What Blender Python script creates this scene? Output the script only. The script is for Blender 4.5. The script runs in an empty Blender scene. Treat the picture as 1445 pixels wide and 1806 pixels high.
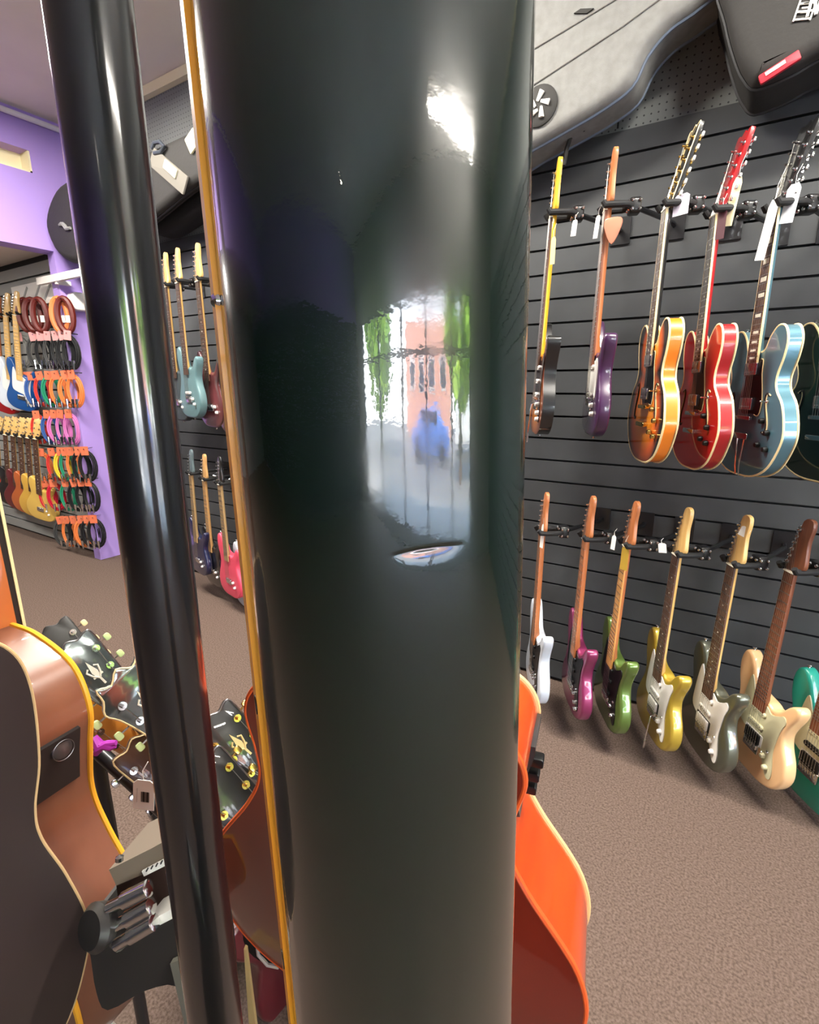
import bpy, bmesh, math, random
from mathutils import Vector, Matrix
random.seed(7)
S = bpy.context.scene
COL = S.collection
R = math.radians
# ------------------------------------------------------------------ camera
FPX, PITCH, YAW, HC = 900.0, R(13.9), R(32.2), 1.45
cam_d = bpy.data.cameras.new('camera'); cam = bpy.data.objects.new('camera', cam_d); COL.objects.link(cam)
cam_d.sensor_fit = 'VERTICAL'; cam_d.sensor_height = 36.0; cam_d.lens = FPX/1806*36.0
cam_d.clip_start = 0.01; cam_d.clip_end = 200
cam.location = (0, 0, HC); cam.rotation_euler = (R(90)-PITCH, 0, YAW)
S.camera = cam
cFW = Vector((-math.sin(YAW), math.cos(YAW), 0)); cRT = Vector((math.cos(YAW), math.sin(YAW), 0)); cUP0 = Vector((0, 0, 1))
cF = cFW*math.cos(PITCH) - cUP0*math.sin(PITCH); cU = cFW*math.sin(PITCH) + cUP0*math.cos(PITCH)
CO = Vector((0, 0, HC))
def ray(px, py): return cF + cRT*((px-722.5)/FPX) + cU*((903-py)/FPX)
def at(px, py, d): return CO + ray(px, py)*d
def on_y(px, py, Y): r = ray(px, py); return CO + r*(Y/r.y)
def on_x(px, py, X): r = ray(px, py); return CO + r*(X/r.x)
def lfz(lat, fwd, z): return cRT*lat + cFW*fwd + Vector((0, 0, z))
# ------------------------------------------------------------------ view + light
S.view_settings.view_transform = 'Standard'; S.view_settings.look = 'None'
S.view_settings.exposure = 0.3; S.view_settings.gamma = 1.0
S.cycles.use_denoising = True
S.cycles.max_bounces = 8; S.cycles.diffuse_bounces = 4; S.cycles.glossy_bounces = 4; S.cycles.transparent_max_bounces = 4
S.cycles.sample_clamp_indirect = 6.0
W = bpy.data.worlds.new('sky'); S.world = W; W.use_nodes = True
wn = W.node_tree.nodes; wl = W.node_tree.links
bg = wn['Background']; tc = wn.new('ShaderNodeTexCoord'); sp = wn.new('ShaderNodeSeparateXYZ')
wr = wn.new('ShaderNodeValToRGB')
wl.new(tc.outputs['Generated'], sp.inputs[0]); wl.new(sp.outputs['Z'], wr.inputs[0]); wl.new(wr.outputs[0], bg.inputs[0])
wr.color_ramp.elements[0].position = 0.0; wr.color_ramp.elements[0].color = (.95, .98, 1, 1)
wr.color_ramp.elements[1].position = 0.6; wr.color_ramp.elements[1].color = (.42, .64, 1, 1)
bg.inputs[1].default_value = 18.0
sun_d = bpy.data.lights.new('sun', 'SUN'); sun = bpy.data.objects.new('sun', sun_d); COL.objects.link(sun)
sun_d.energy = 64; sun_d.angle = R(1); sun_d.color = (1, .93, .82); sun.rotation_euler = (R(10), R(-38), 0)
XW, YB = 4.3, -5.8        # window wall, wall behind the camera
D, ZC = 2.34, 3.3         # slat wall distance, ceiling
def area(name, loc, rot, sx, sy, e, col=(1, 1, 1), portal=False):
    l = bpy.data.lights.new(name, 'AREA'); o = bpy.data.objects.new(name, l); COL.objects.link(o)
    l.shape = 'RECTANGLE'; l.size = sx; l.size_y = sy; l.energy = e; l.color = col
    o.location = loc; o.rotation_euler = rot
    if portal: l.cycles.is_portal = True
    return o
area('window_portal', (XW+.05, (-5.1+.95)/2, 1.25), (0, R(90), 0), 2.1, 6.05, 1, portal=True)
LAMP_E = 95
# ------------------------------------------------------------------ materials
def lin(c):
    return tuple(((v/255)/12.92 if v/255 <= .04045 else (((v/255)+.055)/1.055)**2.4) for v in c)
MC = {}
def mat(name, rgb, rough=.5, metal=0, coat=0, spec=.5, emit=None, noise=None, bump=None, stretch=None, ior=1.5, crough=.03, alpha=None):
    """rgb sRGB 0-255; noise=(scale, rgb2, detail); bump=(scale, strength, dist)"""
    if name in MC: return MC[name]
    m = bpy.data.materials.new(name); m.use_nodes = True
    nt = m.node_tree; p = nt.nodes['Principled BSDF']
    c = lin(rgb)
    p.inputs['Base Color'].default_value = (*c, 1); p.inputs['Roughness'].default_value = rough
    p.inputs['Metallic'].default_value = metal; p.inputs['Coat Weight'].default_value = coat
    p.inputs['Coat Roughness'].default_value = crough; p.inputs['Coat IOR'].default_value = ior
    p.inputs['Specular IOR Level'].default_value = spec
    if emit: p.inputs['Emission Color'].default_value = (*lin(emit[0]), 1); p.inputs['Emission Strength'].default_value = emit[1]
    t = mp = None
    if noise or bump:
        t = nt.nodes.new('ShaderNodeTexCoord'); mp = nt.nodes.new('ShaderNodeMapping')
        nt.links.new(t.outputs['Object'], mp.inputs[0])
        if stretch: mp.inputs['Scale'].default_value = stretch
    if noise:
        n = nt.nodes.new('ShaderNodeTexNoise'); n.inputs['Scale'].default_value = noise[0]; n.inputs['Detail'].default_value = noise[2] if len(noise) > 2 else 4
        nt.links.new(mp.outputs[0], n.inputs['Vector'])
        r = nt.nodes.new('ShaderNodeValToRGB'); r.color_ramp.elements[0].position = .35; r.color_ramp.elements[1].position = .65
        r.color_ramp.elements[0].color = (*c, 1); r.color_ramp.elements[1].color = (*lin(noise[1]), 1)
        nt.links.new(n.outputs['Fac'], r.inputs[0]); nt.links.new(r.outputs[0], p.inputs['Base Color'])
    if bump:
        n = nt.nodes.new('ShaderNodeTexNoise'); n.inputs['Scale'].default_value = bump[0]; n.inputs['Detail'].default_value = 3
        nt.links.new(mp.outputs[0], n.inputs['Vector'])
        b = nt.nodes.new('ShaderNodeBump'); b.inputs['Strength'].default_value = bump[1]; b.inputs['Distance'].default_value = bump[2]
        nt.links.new(n.outputs['Fac'], b.inputs['Height']); nt.links.new(b.outputs[0], p.inputs['Normal'])
    if alpha is not None: p.inputs['Alpha'].default_value = alpha
    MC[name] = m; return m
def lacquer(name, rgb, metal=0.0, rough=.35): return mat(name, rgb, rough, metal, coat=1.0)
def burst(name, inner, mid, outer, centres=(((0, .17), .205), ((0, .40), .165))):
    m = bpy.data.materials.new(name); m.use_nodes = True; nt = m.node_tree; p = nt.nodes['Principled BSDF']
    p.inputs['Roughness'].default_value = .35; p.inputs['Coat Weight'].default_value = 1
    t = nt.nodes.new('ShaderNodeTexCoord'); last = None
    for (cx, cz), rad in centres:
        mp = nt.nodes.new('ShaderNodeMapping'); mp.inputs['Location'].default_value = (-cx, 0, -cz); mp.inputs['Scale'].default_value = (1, 0, 1)
        nt.links.new(t.outputs['Object'], mp.inputs[0])
        L = nt.nodes.new('ShaderNodeVectorMath'); L.operation = 'LENGTH'; nt.links.new(mp.outputs[0], L.inputs[0])
        dv = nt.nodes.new('ShaderNodeMath'); dv.operation = 'DIVIDE'; dv.inputs[1].default_value = rad; nt.links.new(L.outputs['Value'], dv.inputs[0])
        if last is None: last = dv
        else:
            mn = nt.nodes.new('ShaderNodeMath'); mn.operation = 'MINIMUM'; nt.links.new(last.outputs[0], mn.inputs[0]); nt.links.new(dv.outputs[0], mn.inputs[1]); last = mn
    r = nt.nodes.new('ShaderNodeValToRGB'); e = r.color_ramp.elements
    e[0].position = .35; e[0].color = (*lin(inner), 1); e[1].position = .95; e[1].color = (*lin(outer), 1)
    x = e.new(.72); x.color = (*lin(mid), 1)
    nt.links.new(last.outputs[0], r.inputs[0]); nt.links.new(r.outputs[0], p.inputs['Base Color'])
    return m
CHROME = mat('chrome', (225, 225, 225), .12, 1)
GOLD = mat('gold', (225, 190, 110), .2, 1)
STEEL = mat('steel', (170, 170, 175), .3, 1)
BLACKPL = mat('black_plastic', (16, 16, 18), .35)
RUBBER = mat('black_rubber', (18, 18, 20), .7)
BLACKMETAL = mat('black_metal', (20, 20, 23), .38, 0, .3)
CREAM = mat('cream_binding', (240, 218, 165), .4)
WHITEPL = mat('white_plastic', (232, 228, 222), .35)
MINT = mat('aged_plastic', (214, 208, 170), .4)
ROSE = mat('rosewood', (92, 62, 46), .5, noise=(60, (66, 42, 30)), stretch=(1, 1, .12))
EBONY = mat('ebony', (38, 32, 30), .45)
MAPLE = mat('maple', (226, 186, 118), .4, noise=(40, (210, 165, 95)), stretch=(1, 1, .1), coat=.4)
ROASTED = mat('roasted_maple', (190, 118, 70), .4, noise=(40, (165, 96, 56)), stretch=(1, 1, .1), coat=.3)
DROAST = mat('dark_roasted_maple', (128, 74, 48), .45, noise=(60, (104, 58, 38)), stretch=(1, 1, .1), coat=.2)
AMBER = mat('amber_neck', (232, 180, 40), .35, coat=.6)
PAPER = mat('paper', (235, 232, 225), .7)
PEARL = mat('pearl', (235, 232, 215), .25)
STRING = mat('string_steel', (190, 188, 180), .35, 1)
# ------------------------------------------------------------------ mesh kit
class M:
    def __init__(s): s.v = []; s.f = []
    def add(s, v, f):
        o = len(s.v); s.v += [Vector(a) for a in v]; s.f += [[i+o for i in q] for q in f]; return s
    def box(s, c, sz, rot=None):
        x, y, z = sz[0]/2, sz[1]/2, sz[2]/2
        v = [Vector((a*x, b*y, d*z)) for a in (-1, 1) for b in (-1, 1) for d in (-1, 1)]
        if rot is not None: v = [rot @ q for q in v]
        return s.add([q+Vector(c) for q in v], [[0, 1, 3, 2], [4, 6, 7, 5], [0, 4, 5, 1], [2, 3, 7, 6], [0, 2, 6, 4], [1, 5, 7, 3]])
    def rbox(s, c, sz, r, rot=None, axis='y', n=4):
        """box with rounded outline in the plane across axis"""
        a, b = {'y': (sz[0], sz[2]), 'z': (sz[0], sz[1]), 'x': (sz[1], sz[2])}[axis]
        t = {'y': sz[1], 'z': sz[2], 'x': sz[0]}[axis]; pts = []
        for q, (sx, sy) in enumerate(((1, 1), (-1, 1), (-1, -1), (1, -1))):
            for k in range(n+1):
                w = R(90)*(q+k/n); pts.append((sx*(a/2-r)+r*math.cos(w), sy*(b/2-r)+r*math.sin(w)))
        m = M(); m.prism(pts, -t/2, t/2, min(r, t/2)*.4)
        def mp(p): return {'y': Vector((p.x, p.y, p.z)), 'z': Vector((p.x, -p.z, p.y)), 'x': Vector((p.y, p.x, p.z))}[axis]
        vv = [mp(p) for p in m.v]
        if axis == 'z': vv = [Vector((p.x, p.z, -p.y)) if False else Vector((p.x, -p.y, p.z)) for p in vv]
        if rot is not None: vv = [rot @ q for q in vv]
        return s.add([q+Vector(c) for q in vv], m.f)
    def tube(s, pts, rad, n=8, closed=False, caps=True):
        pts = [Vector(p) for p in pts]; N = len(pts); rr = rad if isinstance(rad, (list, tuple)) else [rad]*N
        v = []; prev = None
        for i, p in enumerate(pts):
            a = pts[(i-1) % N] if (closed or i > 0) else p; b = pts[(i+1) % N] if (closed or i < N-1) else p
            t = (b-a).normalized()
            if prev is None:
                u = t.cross(Vector((0, 0, 1)));
                if u.length < .1: u = t.cross(Vector((0, 1, 0)))
            else: u = prev - t*prev.dot(t)
            u.normalize(); prev = u; w = t.cross(u)
            for k in range(n):
                g = 2*math.pi*k/n; v.append(p+(u*math.cos(g)+w*math.sin(g))*rr[i])
        f = []
        for i in range(N if closed else N-1):
            for k in range(n):
                a = i*n+k; b = i*n+(k+1) % n; c = ((i+1) % N)*n+(k+1) % n; d = ((i+1) % N)*n+k; f.append([a, b, c, d])
        if caps and not closed: f.append(list(range(n))[::-1]); f.append(list(range((N-1)*n, N*n)))
        return s.add(v, f)
    def cyl(s, a, b, r, r2=None, n=14): return s.tube([a, b], [r, r if r2 is None else r2], n)
    def lathe(s, c, axis, prof, n=20):
        """prof: (distance along axis, radius)"""
        ax = Vector(axis).normalized(); c = Vector(c)
        return s.tube([c+ax*h for h, r in prof], [max(r, 1e-5) for h, r in prof], n)
    def prism(s, pts, y0, y1, bev=0, nb=3):
        """closed outline pts (x,z) swept from y0 to y1, edges rounded by bev"""
        N = len(pts); P = [Vector((p[0], p[1])) for p in pts]
        ar = sum(P[i].x*P[(i+1) % N].y-P[(i+1) % N].x*P[i].y for i in range(N))
        if ar < 0: P.reverse()
        nrm = []
        for i in range(N):
            t = P[(i+1) % N]-P[i-1]; nn = Vector((t.y, -t.x)); nrm.append(nn.normalized() if nn.length > 1e-9 else Vector((0, 0)))
        rings = []
        if bev > 0:
            for k in range(nb+1): g = R(90)*k/nb; rings.append((bev*(1-math.sin(g)), y0+bev*(1-math.cos(g))))
            for k in range(nb+1): g = R(90)*k/nb; rings.append((bev*(1-math.cos(g)), y1-bev*(1-math.sin(g))))
        else: rings = [(0, y0), (0, y1)]
        v = []
        for ins, y in rings:
            for i in range(N): q = P[i]-nrm[i]*ins; v.append(Vector((q.x, y, q.y)))
        f = []
        for j in range(len(rings)-1):
            for i in range(N): f.append([j*N+i, j*N+(i+1) % N, (j+1)*N+(i+1) % N, (j+1)*N+i])
        f.append(list(range(N))); f.append([(len(rings)-1)*N+i for i in range(N)][::-1])
        f = [q[::-1] for q in f] if False else f
        return s.add(v, f)
    def xf(s, mtx): s.v = [mtx @ p for p in s.v]; return s
def ob(name, m, material, parent=None, ang=35, label=None):
    me = bpy.data.meshes.new(name); me.from_pydata([tuple(p) for p in m.v], [], m.f)
    bm = bmesh.new(); bm.from_mesh(me); bmesh.ops.recalc_face_normals(bm, faces=bm.faces); bm.to_mesh(me); bm.free()
    for p in me.polygons: p.use_smooth = True
    me.set_sharp_from_angle(angle=R(ang)); me.materials.append(material)
    o = bpy.data.objects.new(name, me); COL.objects.link(o)
    if parent: o.parent = parent
    if label: o['label'] = label
    return o
def thing(name, label, cat, loc=(0, 0, 0), rz=0, group=None, mtx=None):
    o = bpy.data.objects.new(name, None); COL.objects.link(o); o.empty_display_size = .05
    if mtx is not None: o.matrix_world = mtx
    else: o.location = loc; o.rotation_euler = (0, 0, rz)
    o['label'] = label; o['category'] = cat
    if group: o['group'] = group
    return o
def tag(o, label, cat, group=None):
    o['label'] = label; o['category'] = cat
    if group: o['group'] = group
    return o
def struct(name, m, material, parent=None):
    o = ob(name, m, material, parent)
    if not parent: o['kind'] = 'structure'
    return o
def spline(pts, n=5, closed=True):
    N = len(pts); out = []
    for i in range(N if closed else N-1):
        g = [pts[(i+k) % N] if closed else pts[min(max(i+k, 0), N-1)] for k in (-1, 0, 1, 2)]
        for j in range(n):
            t = j/n
            out.append(tuple(.5*(2*g[1][a]+(g[2][a]-g[0][a])*t+(2*g[0][a]-5*g[1][a]+4*g[2][a]-g[3][a])*t*t+(3*g[1][a]-g[0][a]-3*g[2][a]+g[3][a])*t**3) for a in range(len(g[0]))))
    if not closed: out.append(tuple(pts[-1]))
    return out
def mirror(h): return h+[(-x, z) for x, z in h[::-1] if abs(x) > 1e-4]
# ------------------------------------------------------------------ guitar outlines (x across, z up)
SHAPES = {
 'strat': [(0, 0), (.07, .004), (.125, .032), (.155, .088), (.15, .145), (.126, .195), (.118, .235), (.130, .275), (.149, .315), (.154, .345), (.138, .358), (.112, .342), (.085, .308), (.055, .292), (.03, .30), (-.03, .31), (-.048, .335), (-.066, .375), (-.09, .412), (-.112, .422), (-.132, .405), (-.141, .365), (-.134, .315), (-.12, .272), (-.116, .235), (-.127, .195), (-.15, .145), (-.163, .095), (-.148, .04), (-.09, .006)],
 'es': mirror([(0, 0), (.085, .008), (.155, .045), (.198, .115), (.203, .165), (.178, .235), (.138, .28), (.130, .32), (.149, .375), (.155, .425), (.135, .463), (.10, .468), (.068, .44), (.05, .405), (.025, .395)]),
 'acoustic': mirror([(0, 0), (.10, .006), (.165, .045), (.197, .115), (.188, .19), (.142, .262), (.124, .31), (.134, .37), (.145, .42), (.128, .465), (.075, .487), (.03, .49)]),
 'single': [(0, 0), (.085, .006), (.14, .04), (.166, .1), (.157, .16), (.118, .215), (.108, .25), (.125, .295), (.135, .325), (.112, .34), (.085, .325), (.06, .30), (.03, .295), (-.03, .37), (-.085, .405), (-.115, .39), (-.125, .34), (-.108, .28), (-.108, .24), (-.135, .195), (-.16, .15), (-.167, .1), (-.14, .04), (-.085, .006)],
}
HEADS = {
 'six': ([(.021, 0), (.03, .014), (.047, .024), (.043, .07), (.040, .11), (.046, .15), (.042, .175), (.022, .182), (.006, .172), (.000, .155), (-.006, .135), (-.016, .08), (-.026, .035), (-.021, 0)], [(-.019+.0042*k-.002, .032+.0225*k, -1) for k in range(6)]),
 'three': ([(.021, 0), (.03, .025), (.037, .06), (.041, .11), (.045, .165), (.034, .172), (.018, .168), (0, .178)], [(s*(.024+.003*k), .045+.045*k, s) for s in (-1, 1) for k in range(3)]),
 'twelve': ([(.021, 0), (.028, .025), (.034, .08), (.038, .15), (.045, .225), (.032, .235), (.016, .228), (0, .24)], [(s*(.022+.0022*k), .04+.031*k, s) for s in (-1, 1) for k in range(6)]),
 'shield': ([(.021, 0), (.032, .02), (.036, .06), (.046, .105), (.056, .13), (.044, .15), (.04, .172), (.02, .162), (0, .178)], [(s*(.024+.003*k), .042+.042*k, s) for s in (-1, 1) for k in range(3)]),
}
def frame(p_top, p_bot, n, length):
    z = (p_top-p_bot); L = z.length; z.normalize(); y = -(n-z*n.dot(z)).normalized(); x = y.cross(z)
    m = Matrix((x, y, z)).transposed().to_4x4(); s = L/length
    return Matrix.Translation(p_bot) @ m @ Matrix.Diagonal((s, s, s, 1))
def face(phi): return Vector((-math.sin(R(phi)), -math.cos(R(phi)), 0))
def guitar(label, cat, mtx, shape='strat', T=.045, body=None, neckm=MAPLE, fbm=ROSE, headm=None, head='six', bind=None, guard=None, guard_m=WHITEPL,
           pickups=(), pk_m=WHITEPL, bridge='trem', metal=CHROME, knobs=2, knob_m=WHITEPL, inlay='dot', fholes=False, arm=False, detail=2, group=None,
           name='electric_guitar', nbind=None, side=None, logo=None, buttons=None, soundhole=False, headbind=None, nut_z=None, sidedots=False):
    g = thing(name, label, cat, mtx=mtx, group=group)
    O = spline(SHAPES[shape], 4); topz = max(p[1] for p in SHAPES[shape])
    joint = {'strat': .30, 'es': .40, 'acoustic': .488, 'single': .30}[shape]
    NZ = nut_z or {'strat': .765, 'es': .81, 'acoustic': .845, 'single': .765}[shape]
    brz = {'strat': .118, 'es': .19, 'acoustic': .15, 'single': .118}[shape]
    scale = NZ-brz
    if side is None: ob('body', M().prism(O, 0, T, .004 if bind else .010, 3), body, g)
    else:
        b = ob('body', M().prism(O, 0.002, T-.002, 0), side, g)
        IO = spline([(x*.992, .004+z*.99) for x, z in SHAPES[shape]], 4)
        ob('top', M().prism(O, 0, .003, .0008, 1), body, g); ob('back', M().prism(O, T-.003, T, .0008, 1), body if fholes else side, g)
    if bind:
        for nm, y in (('front_binding', .002), ('back_binding', T-.002)):
            pts = [Vector((x, y, z)) for x, z in O]; ob(nm, M().tube(pts, .0035, 6, closed=True), bind, g)
    # neck
    def hw(z): return .028-(.028-.0215)*min(1, max(0, (z-joint)/(NZ-joint)))
    nk = M(); ring = []; zs = [joint-.01+(NZ-joint+.012)*i/8 for i in range(9)]
    for z in zs:
        w = hw(z); dp = .017 if z > joint+.03 else .024
        ring.append([Vector((w*math.cos(a), -.004+dp*math.sin(a), z)) for a in [math.pi*k/10 for k in range(11)]])
    f = []
    for i in range(8):
        for k in range(11): a = i*11+k; b2 = i*11+(k+1) % 11; f.append([a, b2, b2+11, a+11])
    f += [list(range(11)), [88+k for k in range(11)]]
    nk.add([p for r_ in ring for p in r_], f); nko = ob('neck', nk, neckm, g, 50)
    if shape in ('es', 'acoustic') or name == 'bass':
        pass
    fz = joint-{'strat': .045, 'es': .045, 'acoustic': .10, 'single': .045}[shape]
    fb = M(); w0, w1 = .0285, .0217
    fb.add([(-w0, -.004, fz), (w0, -.004, fz), (w0, -.010, fz), (-w0, -.010, fz), (-w1, -.004, NZ), (w1, -.004, NZ), (w1, -.010, NZ), (-w1, -.010, NZ)],
           [[0, 1, 2, 3], [4, 7, 6, 5], [0, 4, 5, 1], [1, 5, 6, 2], [2, 6, 7, 3], [3, 7, 4, 0]])
    fbo = ob('fingerboard', fb, fbm, g)
    if nbind:
        for s_ in (-1, 1):
            b3 = M(); b3.add([(s_*(w0), -.0045, fz), (s_*(w0+.0028), -.0045, fz), (s_*(w0+.0028), -.0108, fz), (s_*(w0-.001), -.0108, fz), (s_*w1, -.0045, NZ), (s_*(w1+.0028), -.0045, NZ), (s_*(w1+.0028), -.0108, NZ), (s_*(w1-.001), -.0108, NZ)],
                             [[0, 1, 2, 3], [4, 7, 6, 5], [0, 4, 5, 1], [1, 5, 6, 2], [2, 6, 7, 3], [3, 7, 4, 0]])
            ob('neck_binding', b3, nbind, g)
    fr = M(); fpos = [NZ]
    for k in range(1, 23):
        z = NZ-scale*(1-2**(-k/12.)); fpos.append(z)
        if z > fz+.004: w = w1+(w0-w1)*(NZ-z)/(NZ-fz); fr.box((0, -.0108, z), (2*w, .0018, .0022))
    ob('frets', fr, STEEL, fbo)
    il = M(); any_i = False
    for k in (3, 5, 7, 9, 12, 15, 17, 19, 21):
        z = (fpos[k]+fpos[k-1])/2
        if z < fz+.01: continue
        any_i = True; gap = (fpos[k-1]-fpos[k])
        if inlay == 'dot': il.cyl((0, -.0098, z), (0, -.0106, z), .0032, n=8)
        elif inlay == 'block': il.box((0, -.0102, z), (.030, .001, gap*.55))
    if any_i and inlay: ob('inlays', il, PEARL, fbo)
    ob('nut', M().box((0, -.009, NZ+.002), (.043, .010, .004)), PEARL, g)
    # headstock
    HO, TU = HEADS[head]; HP = HO if head == 'six' else mirror(HO)
    if head != 'six': HP = HO+[(-x, z) for x, z in HO[::-1] if abs(x) > 1e-4]
    HP2 = spline([(x, z+NZ+.003) for x, z in HP], 3)
    TL = 14 if head != 'six' else 0
    tm = Matrix.Translation((0, 0, NZ)) @ Matrix.Rotation(R(TL)*-1, 4, 'X') @ Matrix.Translation((0, 0, -NZ))
    hs = ob('headstock', M().prism(HP2, -.004, .010, .002, 2).xf(tm), headm or neckm, g)
    if headbind: ob('headstock_binding', M().tube([Vector((x, -.003, z)) for x, z in HP2], .0016, 5, closed=True).xf(tm), headbind, hs)
    for (tx, tz, s_) in TU:
        t = M(); z = NZ+tz
        edge = max(abs(x) for x, zz in HO if abs(zz-tz) < .04) if head != 'six' else abs(tx)+.006
        t.cyl((tx, -.004, z), (tx, -.0065, z), .0072, n=12).cyl((tx, -.006, z), (tx, -.016, z), .0032, n=8)
        t.box((tx, .012, z), (.014, .008, .016)); ex = s_*(edge+.010)
        t.cyl((tx, .012, z), (ex, .012, z), .002, n=6)
        to = ob('tuner', t.xf(tm), metal, g)
        bb = M(); bb.rbox((ex+s_*.006, .012, z), (.012, .006, .015), .004)
        ob('button', bb.xf(tm), buttons or metal, to)
    if logo: 
        lg = M()
        for sx in (-1, 1):
            lg.tube([Vector((x*sx, -.0046, NZ+z)) for x, z in ((.001, .085), (.008, .095), (.012, .108), (.006, .113))], .002, 6)
        lg.prism([(0, NZ+.075), (.006, NZ+.10), (0, NZ+.128), (-.006, NZ+.10)], -.0052, -.0042); lg.box((0, -.0048, NZ+.09), (.02, .0012, .004)); lg.box((0, -.0048, NZ+.078), (.004, .0012, .02))
        ob('inlay_emblem', lg.xf(tm), logo, hs)
    # body hardware
    if guard:
        G = {'strat': [(-.03, .30), (-.05, .335), (-.062, .352), (-.07, .335), (-.078, .29), (-.083, .24), (-.085, .19), (-.07, .165), (-.02, .15), (.03, .14), (.055, .10), (.085, .055), (.105, .055), (.108, .09), (.095, .15), (.098, .20), (.106, .25), (.118, .285), (.105, .30), (.085, .287), (.055, .272), (.03, .285)],
             'plate': [(.03, .375), (.052, .37), (.055, .33), (.070, .28), (.078, .24), (.068, .20), (.03, .205), (-.03, .205), (-.034, .26), (-.034, .35), (-.02, .375)],
             'tele': [(-.03, .29), (-.07, .30), (-.09, .27), (-.085, .22), (-.06, .17), (-.02, .16), (.05, .155), (.085, .14), (.09, .19), (.085, .25), (.065, .28), (.03, .27)]}[guard]
        GP = spline(G, 3); pgo = ob('pickguard', M().prism(GP, -.0028, 0.0002), guard_m, g)
        if guard == 'plate': ob('pickguard_edge', M().tube([Vector((x, -.002, z)) for x, z in GP if x > .03], .0016, 5), CREAM, pgo)
    for (z, kind, pm) in pickups:
        p = M(); rot = None
        if kind == 's':
            rot = Matrix.Rotation(R(8) if z < .15 else 0, 3, 'Y'); p.rbox((0, -.005, z), (.074, .009, .017), .008, rot)
            po = ob('pickup', p, pm, g)
            if detail > 1:
                q = M(); [q.cyl((x*.0104, -.009, z), (x*.0104, -.0105, z), .0022, n=6) for x in (-2.5, -1.5, -.5, .5, 1.5, 2.5)]; ob('pole_pieces', q, STEEL, po)
        else:
            p.rbox((0, -.006, z), (.070, .011, .038), .004); po = ob('pickup', p, pm, g)
            r_ = M().rbox((0, -.002, z), (.088, .005, .045), .004); ob('pickup_ring', r_, BLACKPL if pm is not BLACKPL else WHITEPL, po)
            if detail > 1:
                q = M(); [q.cyl((x*.0104, -.0115, z-.009), (x*.0104, -.0125, z-.009), .002, n=6) for x in (-2.5, -1.5, -.5, .5, 1.5, 2.5)]; ob('pole_pieces', q, STEEL, po)
    if bridge == 'trem':
        b = M().rbox((0, -.004, brz-.006), (.074, .006, .038), .004)
        bo = ob('bridge', b, metal, g); q = M(); [q.rbox((x*.0104, -.009, brz), (.009, .006, .018), .002) for x in (-2.5, -1.5, -.5, .5, 1.5, 2.5)]; ob('saddles', q, metal, bo)
    elif bridge == 'tom':
        b = M().rbox((0, -.010, brz), (.088, .008, .013), .005); b.cyl((-.038, 0, brz), (-.038, -.008, brz), .006).cyl((.038, 0, brz), (.038, -.008, brz), .006)
        ob('bridge', b, metal, g)
        t = M().rbox((0, -.010, brz-.06), (.09, .010, .016), .006); t.cyl((-.04, 0, brz-.06), (-.04, -.008, brz-.06), .007).cyl((.04, 0, brz-.06), (.04, -.008, brz-.06), .007)
        ob('tailpiece', t, metal, g)
    elif bridge == 'trapeze':
        ob('bridge', M().rbox((0, -.010, brz), (.088, .010, .013), .005), metal, g)
        t = M().rbox((0, -.010, brz-.06), (.08, .006, .02), .004); t.tube([(-.02, -.008, brz-.07), (-.012, -.008, .03), (-.01, -.004, .0), (-.01, .012, -.003)], .003, 6).tube([(.02, -.008, brz-.07), (.012, -.008, .03), (.01, -.004, .0), (.01, .012, -.003)], .003, 6)
        ob('tailpiece', t, metal, g)
    elif bridge == 'pin':
        ob('bridge', M().rbox((0, -.005, brz), (.16, .010, .03), .008), ROSE, g)
    if arm:
        ob('tremolo_arm', M().tube([(.028, -.008, brz), (.03, -.022, brz-.005), (.035, -.026, brz-.03), (.03, -.028, brz-.10), (.027, -.028, brz-.135)], .0028, 8).cyl((.029, -.028, brz-.115), (.026, -.028, brz-.15), .0045, n=8), metal, g)
    kp = {'strat': [(.062, .115), (.082, .085), (.094, .062)], 'es': [(.10, .185), (.135, .15), (.095, .11), (.14, .10)], 'single': [(.07, .11), (.09, .08), (.1, .06)], 'acoustic': []}[shape][:knobs]
    for (kx, kz) in kp:
        ob('knob', M().lathe((kx, -.002, kz), (0, -1, 0), [(0, .0095), (.003, .0095), (.012, .0075), (.013, .006), (.0131, .0)], 14), knob_m, g)
    if detail > 1 and shape != 'acoustic':
        ob('switch', M().lathe(((.075, -.002, .14) if shape == 'strat' else (.108, -.002, .245)), (0, -1, 0), [(0, .006), (.004, .005), (.006, .0016), (.018, .002), (.022, .0032), (.025, .0)], 10), metal, g)
    if fholes:
        for s_ in (-1, 1):
            c = [(s_*x, z) for x, z in ((.112, .262), (.098, .268), (.092, .252), (.098, .225), (.110, .195), (.118, .165), (.112, .145), (.098, .150))]
            cs = spline(c, 3, closed=False)
            ob('sound_hole', M().tube([Vector((x, .0005, z)) for x, z in cs], .0045, 6), BLACKPL, g)
            ob('sound_hole_binding', M().tube([Vector((x+s_*.006, -.0005, z)) for x, z in cs], .0022, 5), CREAM, g)
    if soundhole:
        ob('sound_hole', M().cyl((0, -.0005, .335), (0, .002, .335), .05, n=32), BLACKPL, g)
        ob('rosette', M().tube([Vector((.056*math.cos(a), -.0005, .335+.056*math.sin(a))) for a in [2*math.pi*k/32 for k in range(32)]], .003, 5, closed=True), CREAM, g)
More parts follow.
